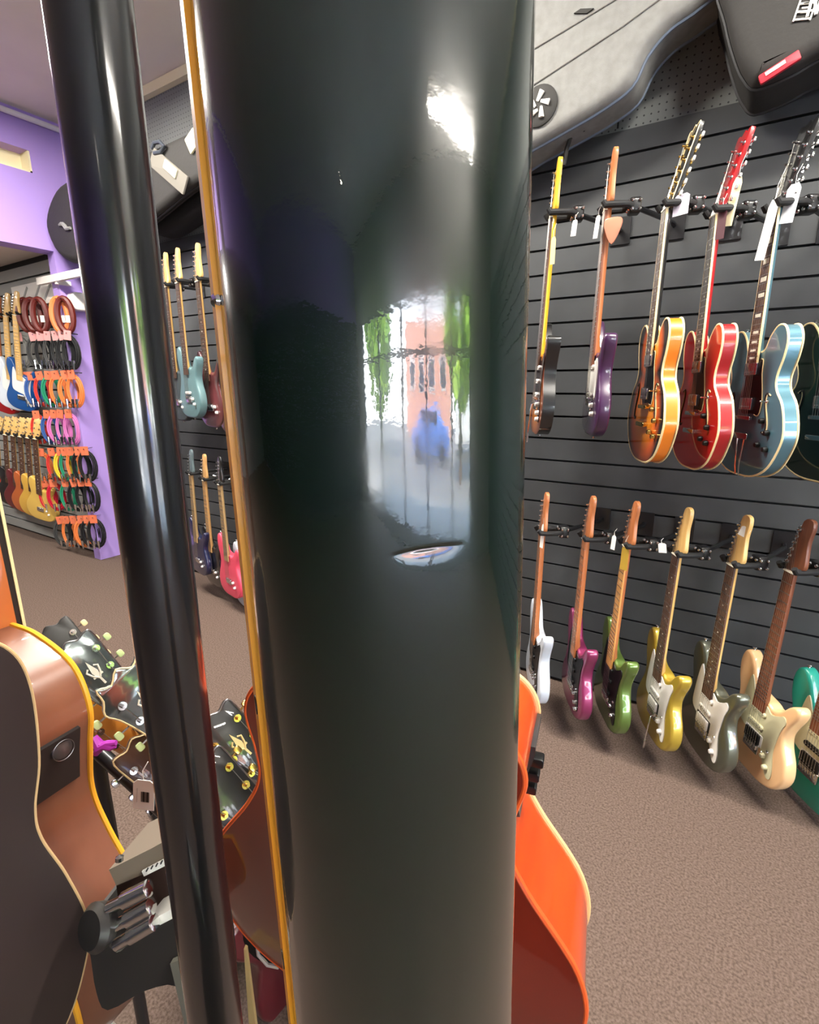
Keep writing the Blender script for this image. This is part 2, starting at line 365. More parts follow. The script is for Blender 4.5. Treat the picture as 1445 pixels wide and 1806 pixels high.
    if detail > 0:
        st = M()
        for k in range(6):
            a = -.026+k*.0104; b_ = -.0175+k*.007; st.tube([(a, -.0135, brz), (b_, -.0125, NZ+.002)], .0006, 4, caps=False)
            tx, tz, _ = TU[k if k < len(TU) else 0]
            if head != 'six': tx, tz, _ = TU[(2-k) if k < 3 else k] if len(TU) == 6 else TU[k]
            st.tube([(b_, -.0125, NZ+.002), tuple(tm @ Vector((tx, -.010, NZ+tz)))], .0006, 4, caps=False)
        ob('strings', st, STRING, g)
    hz = topz-.012
    bx = {'strat': -.112, 'es': -.115, 'acoustic': 0, 'single': -.085}[shape]
    if shape != 'acoustic' and detail > 0: ob('strap_button', M().lathe((bx, T/2, topz-.002), (0, 0, 1), [(0, .006), (.003, .004), (.008, .004), (.01, .0075), (.012, .006), (.0121, 0)], 10), metal, g)
    if detail > 0: ob('strap_button', M().lathe((0, T/2, .002), (0, 0, -1), [(0, .006), (.003, .004), (.008, .004), (.01, .0075), (.012, .006), (.0121, 0)], 10), metal, g)
    g['len'] = 0; del g['len']
    return g
def glen(shape, head, nut_z=None):
    NZ = nut_z or {'strat': .765, 'es': .81, 'acoustic': .845, 'single': .765}[shape]
    return NZ+.003+max(z for x, z in HEADS[head][0])
# ================================================================== SETTING
CARPET = mat('carpet', (114, 97, 88), .95, noise=(150, (84, 70, 62), 6), bump=(620, .5, .0018), spec=.1)
PURPLE = mat('purple_paint', (168, 140, 212), .6, bump=(30, .1, .002))
CEIL = mat('ceiling_paint', (232, 222, 212), .8, noise=(3, (226, 216, 206)))
SLAT = mat('charcoal_slat_board', (66, 68, 70), .42, noise=(6, (60, 62, 64)), spec=.4)
GROOVE = mat('slat_groove', (16, 16, 18), .7)
SLATL = mat('pale_grey_slat_board', (150, 150, 146), .5)
TRIMM = mat('cream_trim', (238, 226, 186), .5)
GREYW = mat('grey_wall_paint', (120, 120, 118), .6)
# pegboard with holes
PEG = mat('grey_pegboard', (118, 121, 119), .55)
nt = PEG.node_tree; p = nt.nodes['Principled BSDF']; t = nt.nodes.new('ShaderNodeTexCoord'); mp = nt.nodes.new('ShaderNodeMapping')
mp.inputs['Scale'].default_value = (40, 40, 40); nt.links.new(t.outputs['Object'], mp.inputs[0])
fr_ = nt.nodes.new('ShaderNodeVectorMath'); fr_.operation = 'FRACTION'; nt.links.new(mp.outputs[0], fr_.inputs[0])
sb = nt.nodes.new('ShaderNodeVectorMath'); sb.operation = 'SUBTRACT'; sb.inputs[1].default_value = (.5, .5, .5); nt.links.new(fr_.outputs[0], sb.inputs[0])
ml = nt.nodes.new('ShaderNodeVectorMath'); ml.operation = 'MULTIPLY'; ml.inputs[1].default_value = (1, 0, 1); nt.links.new(sb.outputs[0], ml.inputs[0])
ln_ = nt.nodes.new('ShaderNodeVectorMath'); ln_.operation = 'LENGTH'; nt.links.new(ml.outputs[0], ln_.inputs[0])
lt = nt.nodes.new('ShaderNodeMath'); lt.operation = 'LESS_THAN'; lt.inputs[1].default_value = .13; nt.links.new(ln_.outputs['Value'], lt.inputs[0])
mx = nt.nodes.new('ShaderNodeMix'); mx.data_type = 'RGBA'; mx.inputs[6].default_value = (*lin((118, 121, 119)), 1); mx.inputs[7].default_value = (*lin((52, 52, 54)), 1)
nt.links.new(lt.outputs[0], mx.inputs[0]); nt.links.new(mx.outputs[2], p.inputs['Base Color'])

XL, YA = -8.2, 2.17       # far left wall, alcove wall
XP = -4.45                # purple wall plane
struct('floor', M().box(((XL+XW)/2, (YB+D+.4)/2, -.05), (XW-XL+.4, D-YB+.6, .1)), CARPET)
struct('ceiling', M().box(((XP+XW)/2, (YB+D+.4)/2, ZC+.05), (XW-XP+.3, D-YB+.6, .1)), CEIL)
struct('ceiling_alcove', M().box(((XL+XP)/2-.06, (YB+YA)/2, 2.50), (XP-XL, YA-YB+.1, .08)), CEIL)
# main slat wall: boards with grooves
ZT = 2.40
w = M(); k = 0; z = .02; PIT = .1
while z < ZT-.02:
    z1 = min(z+PIT-.009, ZT); w.box(((XP+XW)/2+.0, D+.012, (z+z1)/2), (XW-XP, .024, z1-z)); z += PIT
wo = struct('wall_back', M().box(((XP+XW)/2, D+.07, ZC/2), (XW-XP+.1, .09, ZC)), GROOVE)
ob('slat_boards', w, SLAT, wo)
struct('wall_back_upper', M().box(((XP+XW)/2, D+.018, (ZT+ZC)/2), (XW-XP-.01, .012, ZC-ZT-.002)), PEG)
jx = on_y(1091, 200, D).x
for i, x in enumerate((jx, jx-1.22, jx-2.44)): struct('trim_%d' % (i+5), M().box((x, D+.0105, (ZT+ZC)/2), (.006, .003, ZC-ZT-.03)), GROOVE)
struct('trim_1', M().box(((XP+XW)/2, D-.012, ZC-.03), (XW-XP-.01, .04, .055)), TRIMM)
# purple wall: bulkhead over the alcove opening and the pier beside the slat wall
struct('wall_left', M().box((XP-.05, (YA-.06+D)/2, 1.25), (.1, D-YA+.08, 2.5)), PURPLE)
bh = M(); Y0 = YB; ZB = 2.42
# niche opening in the bulkhead
n0, n1 = on_x(0, 245, XP), on_x(55, 303, XP)
ny0, ny1 = 1.15, on_x(54, 280, XP).y; nz0, nz1 = on_x(40, 300, XP).z, on_x(40, 262, XP).z
for (a, b, c, d) in ((Y0, ny0, ZB, ZC), (ny1, D, ZB, ZC), (ny0, ny1, ZB, nz0), (ny0, ny1, nz1, ZC)):
    bh.box((XP-.08, (a+b)/2, (c+d)/2), (.16, b-a, d-c))
struct('wall_left_bulkhead', bh, PURPLE)
struct('trim_2', M().box((XP-.13, (ny0+ny1)/2, (nz0+nz1)/2), (.02, ny1-ny0, nz1-nz0)).box((XP-.07, (ny0+ny1)/2, nz0+.006), (.13, ny1-ny0, .012)).box((XP-.07, ny1-.006, (nz0+nz1)/2), (.13, .012, nz1-nz0)), TRIMM)
pr = thing('ceiling_pipe', 'thin white pipe run along top of purple bulkhead', 'pipe', (XP+.03, 0, ZC-.05))
ob('pipe', M().cyl((0, Y0+.1, 0), (0, D-.05, 0), .018, n=12), mat('white_paint', (222, 215, 222), .5), pr)
for yy in (-1, .4, 1.6): ob('clip', M().box((-.005, yy, 0), (.05, .03, .05)), MC['white_paint'], pr)
# alcove wall
w = M(); z = .02
while z < 2.40: w.box(((XL+XP)/2-.05, YA+.012, z+.045), (XP-XL-.0, .024, .086)); z += .1
wa = struct('wall_alcove', M().box(((XL+XP)/2-.05, YA+.07, 1.25), (XP-XL, .09, 2.5)), GROOVE)
ob('slat_boards', w, SLATL, wa)
wl2 = M(); z = .02
struct('wall_far_left', M().box((XL-.05, (YB+YA)/2, 1.3), (.1, YA-YB, 2.6)), GREYW)
struct('wall_front', M().box(((XL+XW)/2, YB-.05, ZC/2), (XW-XL, .1, ZC)), PURPLE)
q = M(); z = .02
while z < 2.3: q.box(((XL+XW)/2, YB+.012, z+.0455), (XW-XL-.02, .024, .091)); z += .1
ob('slat_boards', q, SLAT, bpy.data.objects['wall_front'])  # unseen dark boards, added to keep the left of the neck reflection dark
# window wall on the right, shop front
WZ0, WZ1, WY0, WY1 = .2, 2.3, -5.1, .95
ww = M()
ww.box((XW+.06, (YB+WY0)/2, ZC/2), (.12, WY0-YB, ZC)).box((XW+.06, (WY1+D+.1)/2, ZC/2), (.12, D+.1-WY1, ZC)).box((XW+.06, (WY0+WY1)/2, WZ0/2), (.12, WY1-WY0, WZ0)).box((XW+.06, (WY0+WY1)/2, (WZ1+ZC)/2), (.12, WY1-WY0, ZC-WZ1))
struct('wall_right', ww, GREYW)
FRM = mat('window_frame_paint', (60, 70, 80), .4)
wf = M()
for y in (WY0, -3.6, -2.1, -.95, 0, WY1): wf.box((XW+.05, y, (WZ0+WZ1)/2), (.07, .06, WZ1-WZ0))
for z in (WZ0, 1.85, WZ1): wf.box((XW+.05, (WY0+WY1)/2, z), (.07, WY1-WY0, .06))
win = struct('window_1', wf, FRM)
gl = M().box((XW+.05, (WY0+WY1)/2, (WZ0+WZ1)/2), (.006, WY1-WY0-.02, WZ1-WZ0-.02))
GLASS = bpy.data.materials.new('window_glass'); GLASS.use_nodes = True; g_ = GLASS.node_tree
for n_ in list(g_.nodes): g_.nodes.remove(n_)
go = g_.nodes.new('ShaderNodeOutputMaterial'); ga = g_.nodes.new('ShaderNodeBsdfTransparent'); gb = g_.nodes.new('ShaderNodeBsdfGlossy'); gm = g_.nodes.new('ShaderNodeMixShader')
gb.inputs['Roughness'].default_value = .0; gm.inputs[0].default_value = .06
g_.links.new(ga.outputs[0], gm.inputs[1]); g_.links.new(gb.outputs[0], gm.inputs[2]); g_.links.new(gm.outputs[0], go.inputs[0])
ob('pane', gl, GLASS, win)
# ---- street outside
struct('ground_outside', M().box((XW+12.2, -2, -.15), (24, 40, .1)), mat('asphalt', (120, 118, 116), .9))
struct('pavement_outside', M().box((XW+1.6, -2, -.08), (2.8, 40, .1)), mat('paving', (175, 170, 162), .9))
BR = mat('street_brick', (200, 150, 134), .9, noise=(4, (186, 132, 114)))
bld = thing('brick_building', 'red brick building across the street seen through shop window', 'building', (XW+19, -5, -.1))
ob('wall', M().box((0, 0, 2.4), (3, 9, 4.8)), BR, bld)
for yy in (-3, -1, 1, 3):
    f_ = ob('window', M().box((-1.52, yy, 2.6), (.08, 1.1, 1.4)), WHITEPL, bld); ob('pane', M().box((-1.57, yy, 2.6), (.02, .95, 1.25)), mat('dark_glass', (50, 60, 75), .1), f_)
LEAF = mat('leaves', (96, 140, 40), .7, noise=(3, (150, 185, 60), 5)); BARK = mat('bark', (88, 70, 55), .9)
for i, (x, y, s) in enumerate(((9.5, .8, 1.6), (11, -9, 2.0), (10.5, 4.5, 1.9))):
    t_ = thing('street_tree', ('nearest green tree outside the shop window', 'green tree farthest along the street by brick building', 'green tree past the end of the shop window')[i], 'tree', (x, y, -.1), group=None)
    ob('trunk', M().cyl((0, 0, 0), (0, 0, 2.4), .16, .11), BARK, t_)
    cr = M(); rnd = random.Random(i)
    for k in range(260):
        d_ = Vector((rnd.gauss(0, 1), rnd.gauss(0, 1), rnd.gauss(0, 1))).normalized()*rnd.uniform(.45, 1)*s
        c_ = Vector((0, 0, 3.0))+d_; q = Matrix.Rotation(rnd.uniform(0, 6), 3, d_.normalized()); cr.box(c_, (.5, .5, .03), q @ Matrix.Rotation(rnd.uniform(0, 3), 3, 'X'))
    ob('foliage', cr, LEAF, t_)
car = thing('parked_car', 'blue car parked outside the shop window', 'car', (XW+8.5, -2.6, -.1), 0)
cp = [(-2.1, .35), (-2.1, .75), (-1.3, .95), (-.7, 1.4), (.8, 1.4), (1.4, .98), (2.1, .85), (2.15, .4), (1.9, .3), (-1.9, .3)]
CB = M().prism(cp, -.85, .85, .08, 2); CB.xf(Matrix.Rotation(R(90), 4, 'Z')); ob('body', CB, lacquer('car_blue', (60, 110, 190)), car)
for yy in (-1.3, 1.3):
    for xx in (-.8, .8): ob('wheel', M().cyl((xx-.1, yy, .33), (xx+.1, yy, .33), .33, n=20), RUBBER, car)
ob('side_window', M().box((-.84, .05, 1.15), (.05, 1.7, .32)), MC['dark_glass'], car)
van = thing('added_van', 'white delivery van added outside the shop window to whiten its reflection', 'van', (XW+10.5, 2.7, -.1))  # van put in so the window reflected in the neck looks whiter
VB = M().prism([(-2.3, .35), (-2.3, 2.1), (.9, 2.1), (1.7, 1.3), (2.3, 1.1), (2.35, .4)], -.95, .95, .1, 2); VB.xf(Matrix.Rotation(R(90), 4, 'Z')); ob('body', VB, lacquer('van_white', (235, 238, 240)), van)
for yy in (-1.5, 1.5):
    for xx in (-.9, .9): ob('wheel', M().cyl((xx-.1, yy, .36), (xx+.1, yy, .36), .36, n=20), RUBBER, van)
# ---- ceiling lights
LENS = mat('lamp_diffuser', (255, 250, 235), .5, emit=((255, 246, 225), 7))
for i, (x, y, L_, rz) in enumerate(((.75, 1.15, 1.2, 0), (3.68, .2, 1.7, 72), (-1.5, 1.2, 1.2, 0), (-3.2, 1.1, 1.2, 0))):
    q = thing('ceiling_light', ('linear ceiling light nearest the slat wall guitars', 'linear ceiling light nearest the shop window', 'linear ceiling light over the middle of the carpet', 'linear ceiling light beside purple bulkhead')[i], 'light', (x, y, ZC), R(rz))
    ob('housing', M().box((0, 0, -.03), (L_, .22, .06)), MC['white_paint'], q)
    ob('diffuser', M().rbox((0, 0, -.07), (L_-.04, .16, .03), .01), LENS, q)
    area('lamp', (x, y, ZC-.1), (0, 0, R(rz)), L_-.06, .14, LAMP_E*(.8 if i == 1 else 1), (1, .95, .86))
q = thing('spot_light', 'small round ceiling downlight behind the camera', 'light', (2.5, -4.2, ZC)); ob('housing', M().cyl((0, 0, -.05), (0, 0, 0), .07, n=20), MC['white_paint'], q); ob('diffuser', M().cyl((0, 0, -.056), (0, 0, -.05), .055, n=20), mat('spot_lens', (255, 250, 235), .5, emit=((255, 246, 225), 40)), q)
area('alcove_lamp', (-6.0, .6, 2.44), (0, 0, 0), 1.2, .3, 60, (1, .96, .9))
al = thing('ceiling_light', 'ceiling light panel in the low alcove', 'light', (-6.0, .6, 2.46)); ob('housing', M().box((0, 0, -.003), (1.3, .4, .006)), MC['white_paint'], al)
# ================================================================== SLAT WALL GUITARS
def tagcard(name, label, cat, p, sz, m=PAPER, rz=0.0, tilt=0.0, group=None, bar=False):
    t = thing(name, label, cat, mtx=Matrix.Translation(p) @ Matrix.Rotation(rz, 4, 'Z') @ Matrix.Rotation(tilt, 4, 'Y'), group=group)
    w_, h_ = sz
    o = M().prism([(-w_/2, -h_), (w_/2, -h_), (w_/2, -.12*h_), (w_/2*.6, 0), (-w_/2*.6, 0), (-w_/2, -.12*h_)], -.0006, .0006)
    ob('card', o, m, t)
    ob('string_loop', M().tube([(0, 0, -.004), (-.004, .003, h_*.25), (.002, .008, h_*.5)], .0007, 5), PAPER, t)
    if bar:
        b = M(); rr = random.Random(3); x = -w_*.1
        for k in range(9): b.box((x, -.001, -h_*.55), (w_*.018*rr.choice((1, 2)), .0005, h_*.34)); x += w_*.045
        ob('barcode', b.xf(Matrix.Rotation(0, 4, 'Y')), BLACKPL, t)
        b = M(); [b.box((-w_*.3, -.001, -h_*(.3+.06*k)), (w_*.012, .0005, h_*.045)) for k in range(8)]; ob('print', b, STEEL, t)
    return t
def hanger(gm, nutz, phi, label, group, YW=D):
    """wall hanger: yoke under the headstock, swivel block with screws, arm back to a plate on the slat wall"""
    p = gm @ Vector((0, .0, nutz+.012)); n = face(phi); x = Vector((math.cos(R(phi)), -math.sin(R(phi)), 0))
    hb = p - n*.085
    pl = Vector((hb.x+.10*math.sin(R(phi)), YW, hb.z+.0))
    h = thing('wall_hanger', label, 'hanger', loc=pl, group=group)
    L = lambda v: v-pl
    a = M().box((0, -.004, 0), (.075, .008, .10)); ob('wall_plate', a, BLACKMETAL, h)
    ob('arm', M().tube([L(pl)+Vector((0, -.004, 0)), L(pl)+Vector((0, -.05, 0)), L(hb)], .009, 10), BLACKMETAL, h)
    rm = Matrix((x, -n, Vector((0, 0, 1)))).transposed()
    sw = ob('swivel_block', M().rbox(L(hb), (.05, .035, .05), .012, rm), BLACKMETAL, h)
    s = M()
    for q in (-1, 1):
        for r_ in (-1, 1): s.lathe(L(hb)+n*.019+x*.013*q+Vector((0, 0, .013*r_)), n, [(0, .006), (.004, .005), (.007, .0)], 8)
        for r_ in (-1, 1): s.lathe(L(hb)-Vector((0, 0, 0))+x*(.026)-n*.012*q+Vector((0, 0, .013*r_)), x, [(0, .006), (.004, .005), (.007, .0)], 8)
    ob('screws', s, CHROME, sw)
    for q in (-1, 1):
        b = L(hb)
        ob('yoke_prong', M().tube([b+x*.01*q, b+x*.034*q+n*.03, b+x*.036*q+n*.075, b+x*.034*q+n*.10, b+x*.034*q+n*.108+Vector((0, 0, .012))], [.009, .010, .011, .011, .009], 10), RUBBER, h)
    return h
YG = 2.0
GU, GL_ = 'wall hangers of the upper guitar row', 'wall hangers of the lower guitar row'
def wallguitar(tip, bot, Y, phi, shape, head, label, cat='guitar', nut=None, hl=None, hg=None, lean=0, YW=D, **kw):
    pt, pb = on_y(tip[0], tip[1], Y), on_y(bot[0], bot[1], Y)
    L = glen(shape, head, nut); m = frame(pt, pb, face(phi), L)
    g = guitar(label, cat, m, shape=shape, head=head, nut_z=nut, **kw)
    NZ = nut or {'strat': .765, 'es': .81, 'acoustic': .845, 'single': .765}[shape]
    if hl: hanger(m, NZ, phi, hl, hg, YW)
    return g, m
ESN = .81
ctr_es = (((0, .155), .185), ((0, .385), .13)); ctr_st = (((0, .13), .19), ((0, .33), .15))
SB = burst('orange_sunburst', (236, 140, 20), (205, 84, 12), (24, 12, 10), ctr_es)
SB2 = burst('tobacco_sunburst', (215, 130, 50), (120, 55, 20), (12, 10, 10), ctr_st)
ORS = lacquer('orange_side', (238, 130, 24)); REDL = lacquer('cherry_red', (160, 8, 18)); STBL = lacquer('steel_blue_metallic', (88, 130, 146), .45, .35)
PUR = lacquer('plum_purple', (62, 30, 68)); DGR = lacquer('deep_green', (4, 34, 22)); BLK = lacquer('gloss_black', (12, 12, 14))
TORT = mat('dark_guard', (40, 22, 26), .2, coat=.6)
def wg(*a, **k): return wallguitar(*a, **k)
wg((985, 282), (942, 764), YG, 64, 'strat', 'six', 'sunburst electric guitar with amber yellow neck in the upper row', body=SB2, side=BLK, neckm=AMBER, guard='strat', guard_m=TORT,
   pickups=((.25, 's', WHITEPL), (.20, 's', WHITEPL), (.15, 's', WHITEPL)), knobs=3, arm=True, hl='hanger carrying the amber necked sunburst guitar', hg=GU)
wg((1082, 265), (1036, 768), YG, 67, 'strat', 'six', 'plum purple electric guitar with orange maple neck in the upper row', body=PUR, neckm=ROASTED, fbm=DROAST, guard='tele', guard_m=WHITEPL,
   pickups=((.25, 's', WHITEPL), (.15, 's', WHITEPL)), knobs=2, hl='hanger carrying the plum purple guitar', hg=GU)
es = dict(fholes=True, bind=CREAM, nbind=CREAM, guard='plate', guard_m=BLACKPL, pickups=((.345, 'h', CHROME), (.235, 'h', CHROME)), knobs=4)
wg((1195, 218), (1128, 812), YG, 66, 'es', 'twelve', 'orange sunburst semi hollow twelve string guitar with cream binding', body=SB, side=ORS, neckm=BLK, headm=BLK, headbind=CREAM, metal=GOLD, buttons=PEARL, knob_m=GOLD, bridge='tom', inlay='dot', hl='hanger carrying the orange sunburst guitar', hg=GU, **es)
wg((1282, 228), (1213, 824), YG, 66, 'es', 'twelve', 'cherry red semi hollow twelve string guitar with cream binding', body=REDL, side=REDL, neckm=REDL, headm=REDL, metal=CHROME, knob_m=BLACKPL, fbm=EBONY, bridge='tom', hl='hanger carrying the cherry red guitar', hg=GU, **es)
wg((1396, 208), (1302, 836), YG, 63, 'es', 'twelve', 'steel blue metallic semi hollow guitar with block inlays', body=STBL, side=STBL, neckm=STBL, headm=BLK, metal=CHROME, knob_m=BLACKPL, inlay='block', bridge='trapeze', hl='hanger carrying the steel blue guitar', hg=GU, **es)
wg((1532, 190), (1436, 848), YG, 60, 'es', 'three', 'dark green semi hollow guitar cut off by right picture edge', body=DGR, side=DGR, neckm=DGR, headm=BLK, metal=CHROME, knob_m=BLACKPL, bridge='tom', hl='hanger carrying the dark green guitar at picture edge', hg=GU, **es)
WHG = lacquer('arctic_white', (214, 222, 232)); MAG = lacquer('magenta_metallic', (142, 48, 94), .4); OLV = lacquer('moss_green_metallic', (94, 120, 54), .4)
GLD = lacquer('gold_top_metallic', (192, 162, 56), .4); INC = lacquer('grey_green_metallic', (92, 94, 80), .5); PEA = lacquer('pale_peach', (238, 190, 138)); TEAL = lacquer('seafoam_teal', (30, 158, 138))
sss = ((.25, 's', BLACKPL), (.20, 's', BLACKPL), (.148, 's', BLACKPL)); ssw = ((.25, 's', WHITEPL), (.20, 's', WHITEPL), (.15, 'h', WHITEPL))
lo = dict(Y=YG, cat='guitar')
wg((962, 866), (937, 1222), YG, 60, 'strat', 'six', 'white electric guitar with dark pickguard and brown neck in lower row', body=WHG, neckm=ROASTED, fbm=ROASTED, guard='strat', guard_m=BLACKPL, pickups=sss, knobs=3, knob_m=CHROME, hl='hanger carrying the white guitar', hg=GL_)
wg((1043, 872), (1004, 1248), YG, 60, 'strat', 'six', 'magenta electric guitar with black pickguard in lower row', body=MAG, neckm=ROASTED, fbm=ROASTED, guard='strat', guard_m=BLACKPL, pickups=sss, knobs=3, knob_m=CHROME, hl='hanger carrying the magenta guitar', hg=GL_)
wg((1119, 881), (1064, 1270), YG, 60, 'strat', 'six', 'moss green electric guitar with black pickguard in lower row', body=OLV, neckm=ROASTED, fbm=mat('golden_maple', (204, 148, 84), .4), guard='strat', guard_m=BLACKPL, pickups=sss, knobs=2, knob_m=CHROME, hl='hanger carrying the moss green guitar', hg=GL_)
wg((1210, 892), (1145, 1298), YG, 60, 'strat', 'six', 'metallic gold electric guitar with white pickguard and tremolo arm', body=GLD, neckm=MAPLE, fbm=ROSE, guard='strat', pickups=ssw, knobs=2, arm=True, hl='hanger carrying the gold guitar', hg=GL_)
wg((1312, 905), (1230, 1332), YG, 59, 'strat', 'six', 'grey green metallic electric guitar with white pickguard', body=INC, neckm=MAPLE, fbm=ROSE, guard='strat', pickups=ssw, knobs=2, hl='hanger carrying the grey green guitar', hg=GL_)
wg((1420, 912), (1316, 1358), YG, 57, 'strat', 'six', 'pale peach electric guitar with cream pickguard and brown neck', body=PEA, neckm=DROAST, fbm=DROAST, guard='strat', guard_m=MINT, pickups=((.25, 's', MINT), (.20, 's', MINT), (.15, 'h', BLACKPL)), knobs=2, knob_m=MINT, inlay=None, hl='hanger carrying the peach guitar', hg=GL_)
wg((1545, 920), (1414, 1412), YG, 55, 'strat', 'six', 'seafoam teal electric guitar cut off by right picture edge', body=TEAL, neckm=DROAST, fbm=DROAST, guard='strat', guard_m=MINT, pickups=((.25, 's', MINT), (.20, 's', BLACKPL), (.15, 'h', BLACKPL)), knobs=2, knob_m=MINT, hl='hanger carrying the teal guitar', hg=GL_)
# guitars seen between the stand pole and the neck
YM = 2.12
BRB = burst('red_brown_burst', (120, 62, 66), (96, 44, 44), (30, 18, 20), ctr_st); TLB = mat('dusty_teal_satin', (92, 124, 128), .5, coat=.2)
wg((288, 446), (318, 742), 2.12, 14, 'strat', 'six', 'dark grey guitar beside the stand pole in the upper row', body=mat('slate_satin', (58, 68, 70), .5), neckm=MAPLE, fbm=ROSE, detail=1, hl='hanger carrying the dark grey guitar', hg=GU, pickups=())
wg((309, 438), (338, 737), 2.06, 14, 'strat', 'six', 'dusty teal electric guitar with maple headstock', body=TLB, neckm=MAPLE, fbm=ROSE, detail=1, hl='hanger carrying the dusty teal guitar', hg=GU, pickups=((.15, 's', WHITEPL),))
wg((344, 430), (376, 754), 2.12, 14, 'strat', 'six', 'red brown burst electric guitar right of the dusty teal one', body=BRB, neckm=MAPLE, fbm=ROSE, detail=1, hl='hanger carrying the red brown guitar', hg=GU, pickups=())
wg((382, 424), (412, 768), 2.06, 14, 'strat', 'six', 'dark olive burst electric guitar half hidden by orange neck binding', body=burst('olive_burst', (130, 96, 40), (60, 44, 26), (20, 16, 14), ctr_st), neckm=MAPLE, fbm=ROSE, detail=1, hl='hanger carrying the olive burst guitar', hg=GU, pickups=())
NAVY = lacquer('navy_blue', (16, 26, 66)); HPINK = mat('coral_pink_satin', (232, 78, 104), .45, coat=.2)
wg((334, 792), (352, 1012), 2.08, 14, 'strat', 'six', 'navy blue electric guitar low beside the stand pole', body=NAVY, neckm=mat('aged_maple', (170, 140, 96), .5), fbm=MC['aged_maple'], headm=mat('grey_blue_head', (92, 108, 112), .4), detail=1, hl='hanger carrying the navy blue guitar', hg=GL_, inlay=None)
wg((357, 800), (378, 1032), 2.09, 14, 'strat', 'six', 'black electric guitar with maple neck in the lower row', body=BLK, neckm=mat('tan_maple', (206, 158, 100), .5), fbm=MC['tan_maple'], detail=1, hl='hanger carrying the black guitar low beside the stand pole', hg=GL_, inlay=None)
wg((384, 804), (408, 1052), 2.01, 14, 'strat', 'six', 'coral pink electric guitar with black headstock', body=HPINK, neckm=MC['aged_maple'], fbm=MC['aged_maple'], headm=BLK, detail=1, hl='hanger carrying the coral pink guitar', hg=GL_, inlay=None)
wg((414, 812), (436, 1074), 2.09, 14, 'strat', 'six', 'white electric guitar behind orange binding of the big neck', body=WHG, neckm=MC['aged_maple'], fbm=MC['aged_maple'], detail=1, hl='hanger carrying the half hidden white guitar', hg=GL_, inlay=None)
# alcove guitars
ya = 2.03; AG = 'wall hangers in the alcove'
for (tp, bt, bm_, nm_, lb) in (
    ((-8, 520), (6, 728), REDL, MC['roasted_maple'], 'red electric guitar high in the alcove at left picture edge'),
    ((8, 515), (22, 722), WHG, MAPLE, 'cream white electric guitar high in the alcove'),
    ((24, 512), (40, 724), lacquer('royal_blue', (18, 74, 140)), MAPLE, 'royal blue electric guitar high in the alcove')):
    wg(tp, bt, ya, -18, 'strat', 'six', lb, body=bm_, neckm=nm_, fbm=nm_, detail=0, hl='hanger carrying the '+lb.split(' electric')[0]+' alcove guitar', hg=AG, YW=YA, guard='strat', guard_m=WHITEPL)
for (tp, bt, c, lb) in (
    ((-6, 735), (2, 880), (190, 60, 50), 'coral red bass guitar low in the alcove at picture edge'), ((8, 735), (18, 892), (24, 20, 22), 'black guitar low in the alcove'),
    ((21, 735), (32, 900), (96, 30, 34), 'dark red guitar low in the alcove'), ((34, 736), (46, 906), (176, 90, 44), 'orange brown guitar low in the alcove'),
    ((47, 737), (60, 912), (206, 160, 66), 'golden yellow guitar low in the alcove'), ((60, 738), (74, 918), (216, 176, 84), 'natural blonde guitar low in the alcove, nearest the cables')):
    wg(tp, bt, ya, -18, 'single', 'three', lb, body=lacquer('alcove_'+'_'.join(lb.split()[:2]), c), neckm=MAPLE, fbm=ROSE, detail=0, hl='hanger carrying the '+lb.split(' low')[0], hg=AG, YW=YA)
# price tags on the slat wall guitars
for (px, py, w_, h_, m_, lb, tl) in (
    (1015, 398, .022, .05, PAPER, 'small white tag under headstock of amber necked guitar', .1), (977, 428, .022, .09, mat('pale_yellow_card', (214, 206, 140), .7), 'pale yellow card hanging beside amber neck', 0),
    (1056, 390, .018, .07, PAPER, 'white tag left of the orange maple neck', .1), (1204, 352, .05, .06, mat('lilac_card', (214, 208, 226), .7), 'lilac white card under sunburst twelve string headstock', 0),
    (1304, 322, .026, .13, mat('cream_card', (232, 218, 178), .7), 'long cream tag hanging from cherry red headstock', .12), (1276, 378, .026, .085, mat('maroon_card', (70, 26, 36), .6), 'dark maroon swing tag behind cherry red neck', 0),
    (1368, 362, .026, .16, PAPER, 'long white price strip left of block inlay neck', .12), (1404, 334, .035, .10, mat('blue_white_card', (214, 220, 228), .7), 'bluish white card behind the block inlay neck', .1),
    (959, 935, .016, .10, PAPER, 'narrow white tag on the white guitar', .05), (1084, 955, .018, .055, PAPER, 'short white tag on the moss green guitar', .05), (1104, 975, .03, .09, mat('mustard_card', (176, 142, 46), .7), 'mustard card behind the moss green guitar neck', 0),
    (1168, 968, .030, .035, PAPER, 'small white tag beside gold guitar nut', -.2), (1318, 940, .03, .035, PAPER, 'white tag behind grey green guitar headstock', .3)):
    tagcard('price_tag', lb, 'tag', on_y(px, py-10, YG-.03), (w_, h_), m_, tilt=tl, rz=R(-25))
tg = thing('pick_tin', 'clear copper coloured pick shaped tag on the purple guitar', 'tag', loc=on_y(1081, 405, YG-.04))
ob('case', M().prism(spline([(0, -.045), (.028, .01), (.022, .035), (-.022, .035), (-.028, .01)], 4), -.004, .004, .002, 2), mat('copper_plastic', (196, 128, 104), .25, coat=.5), tg)
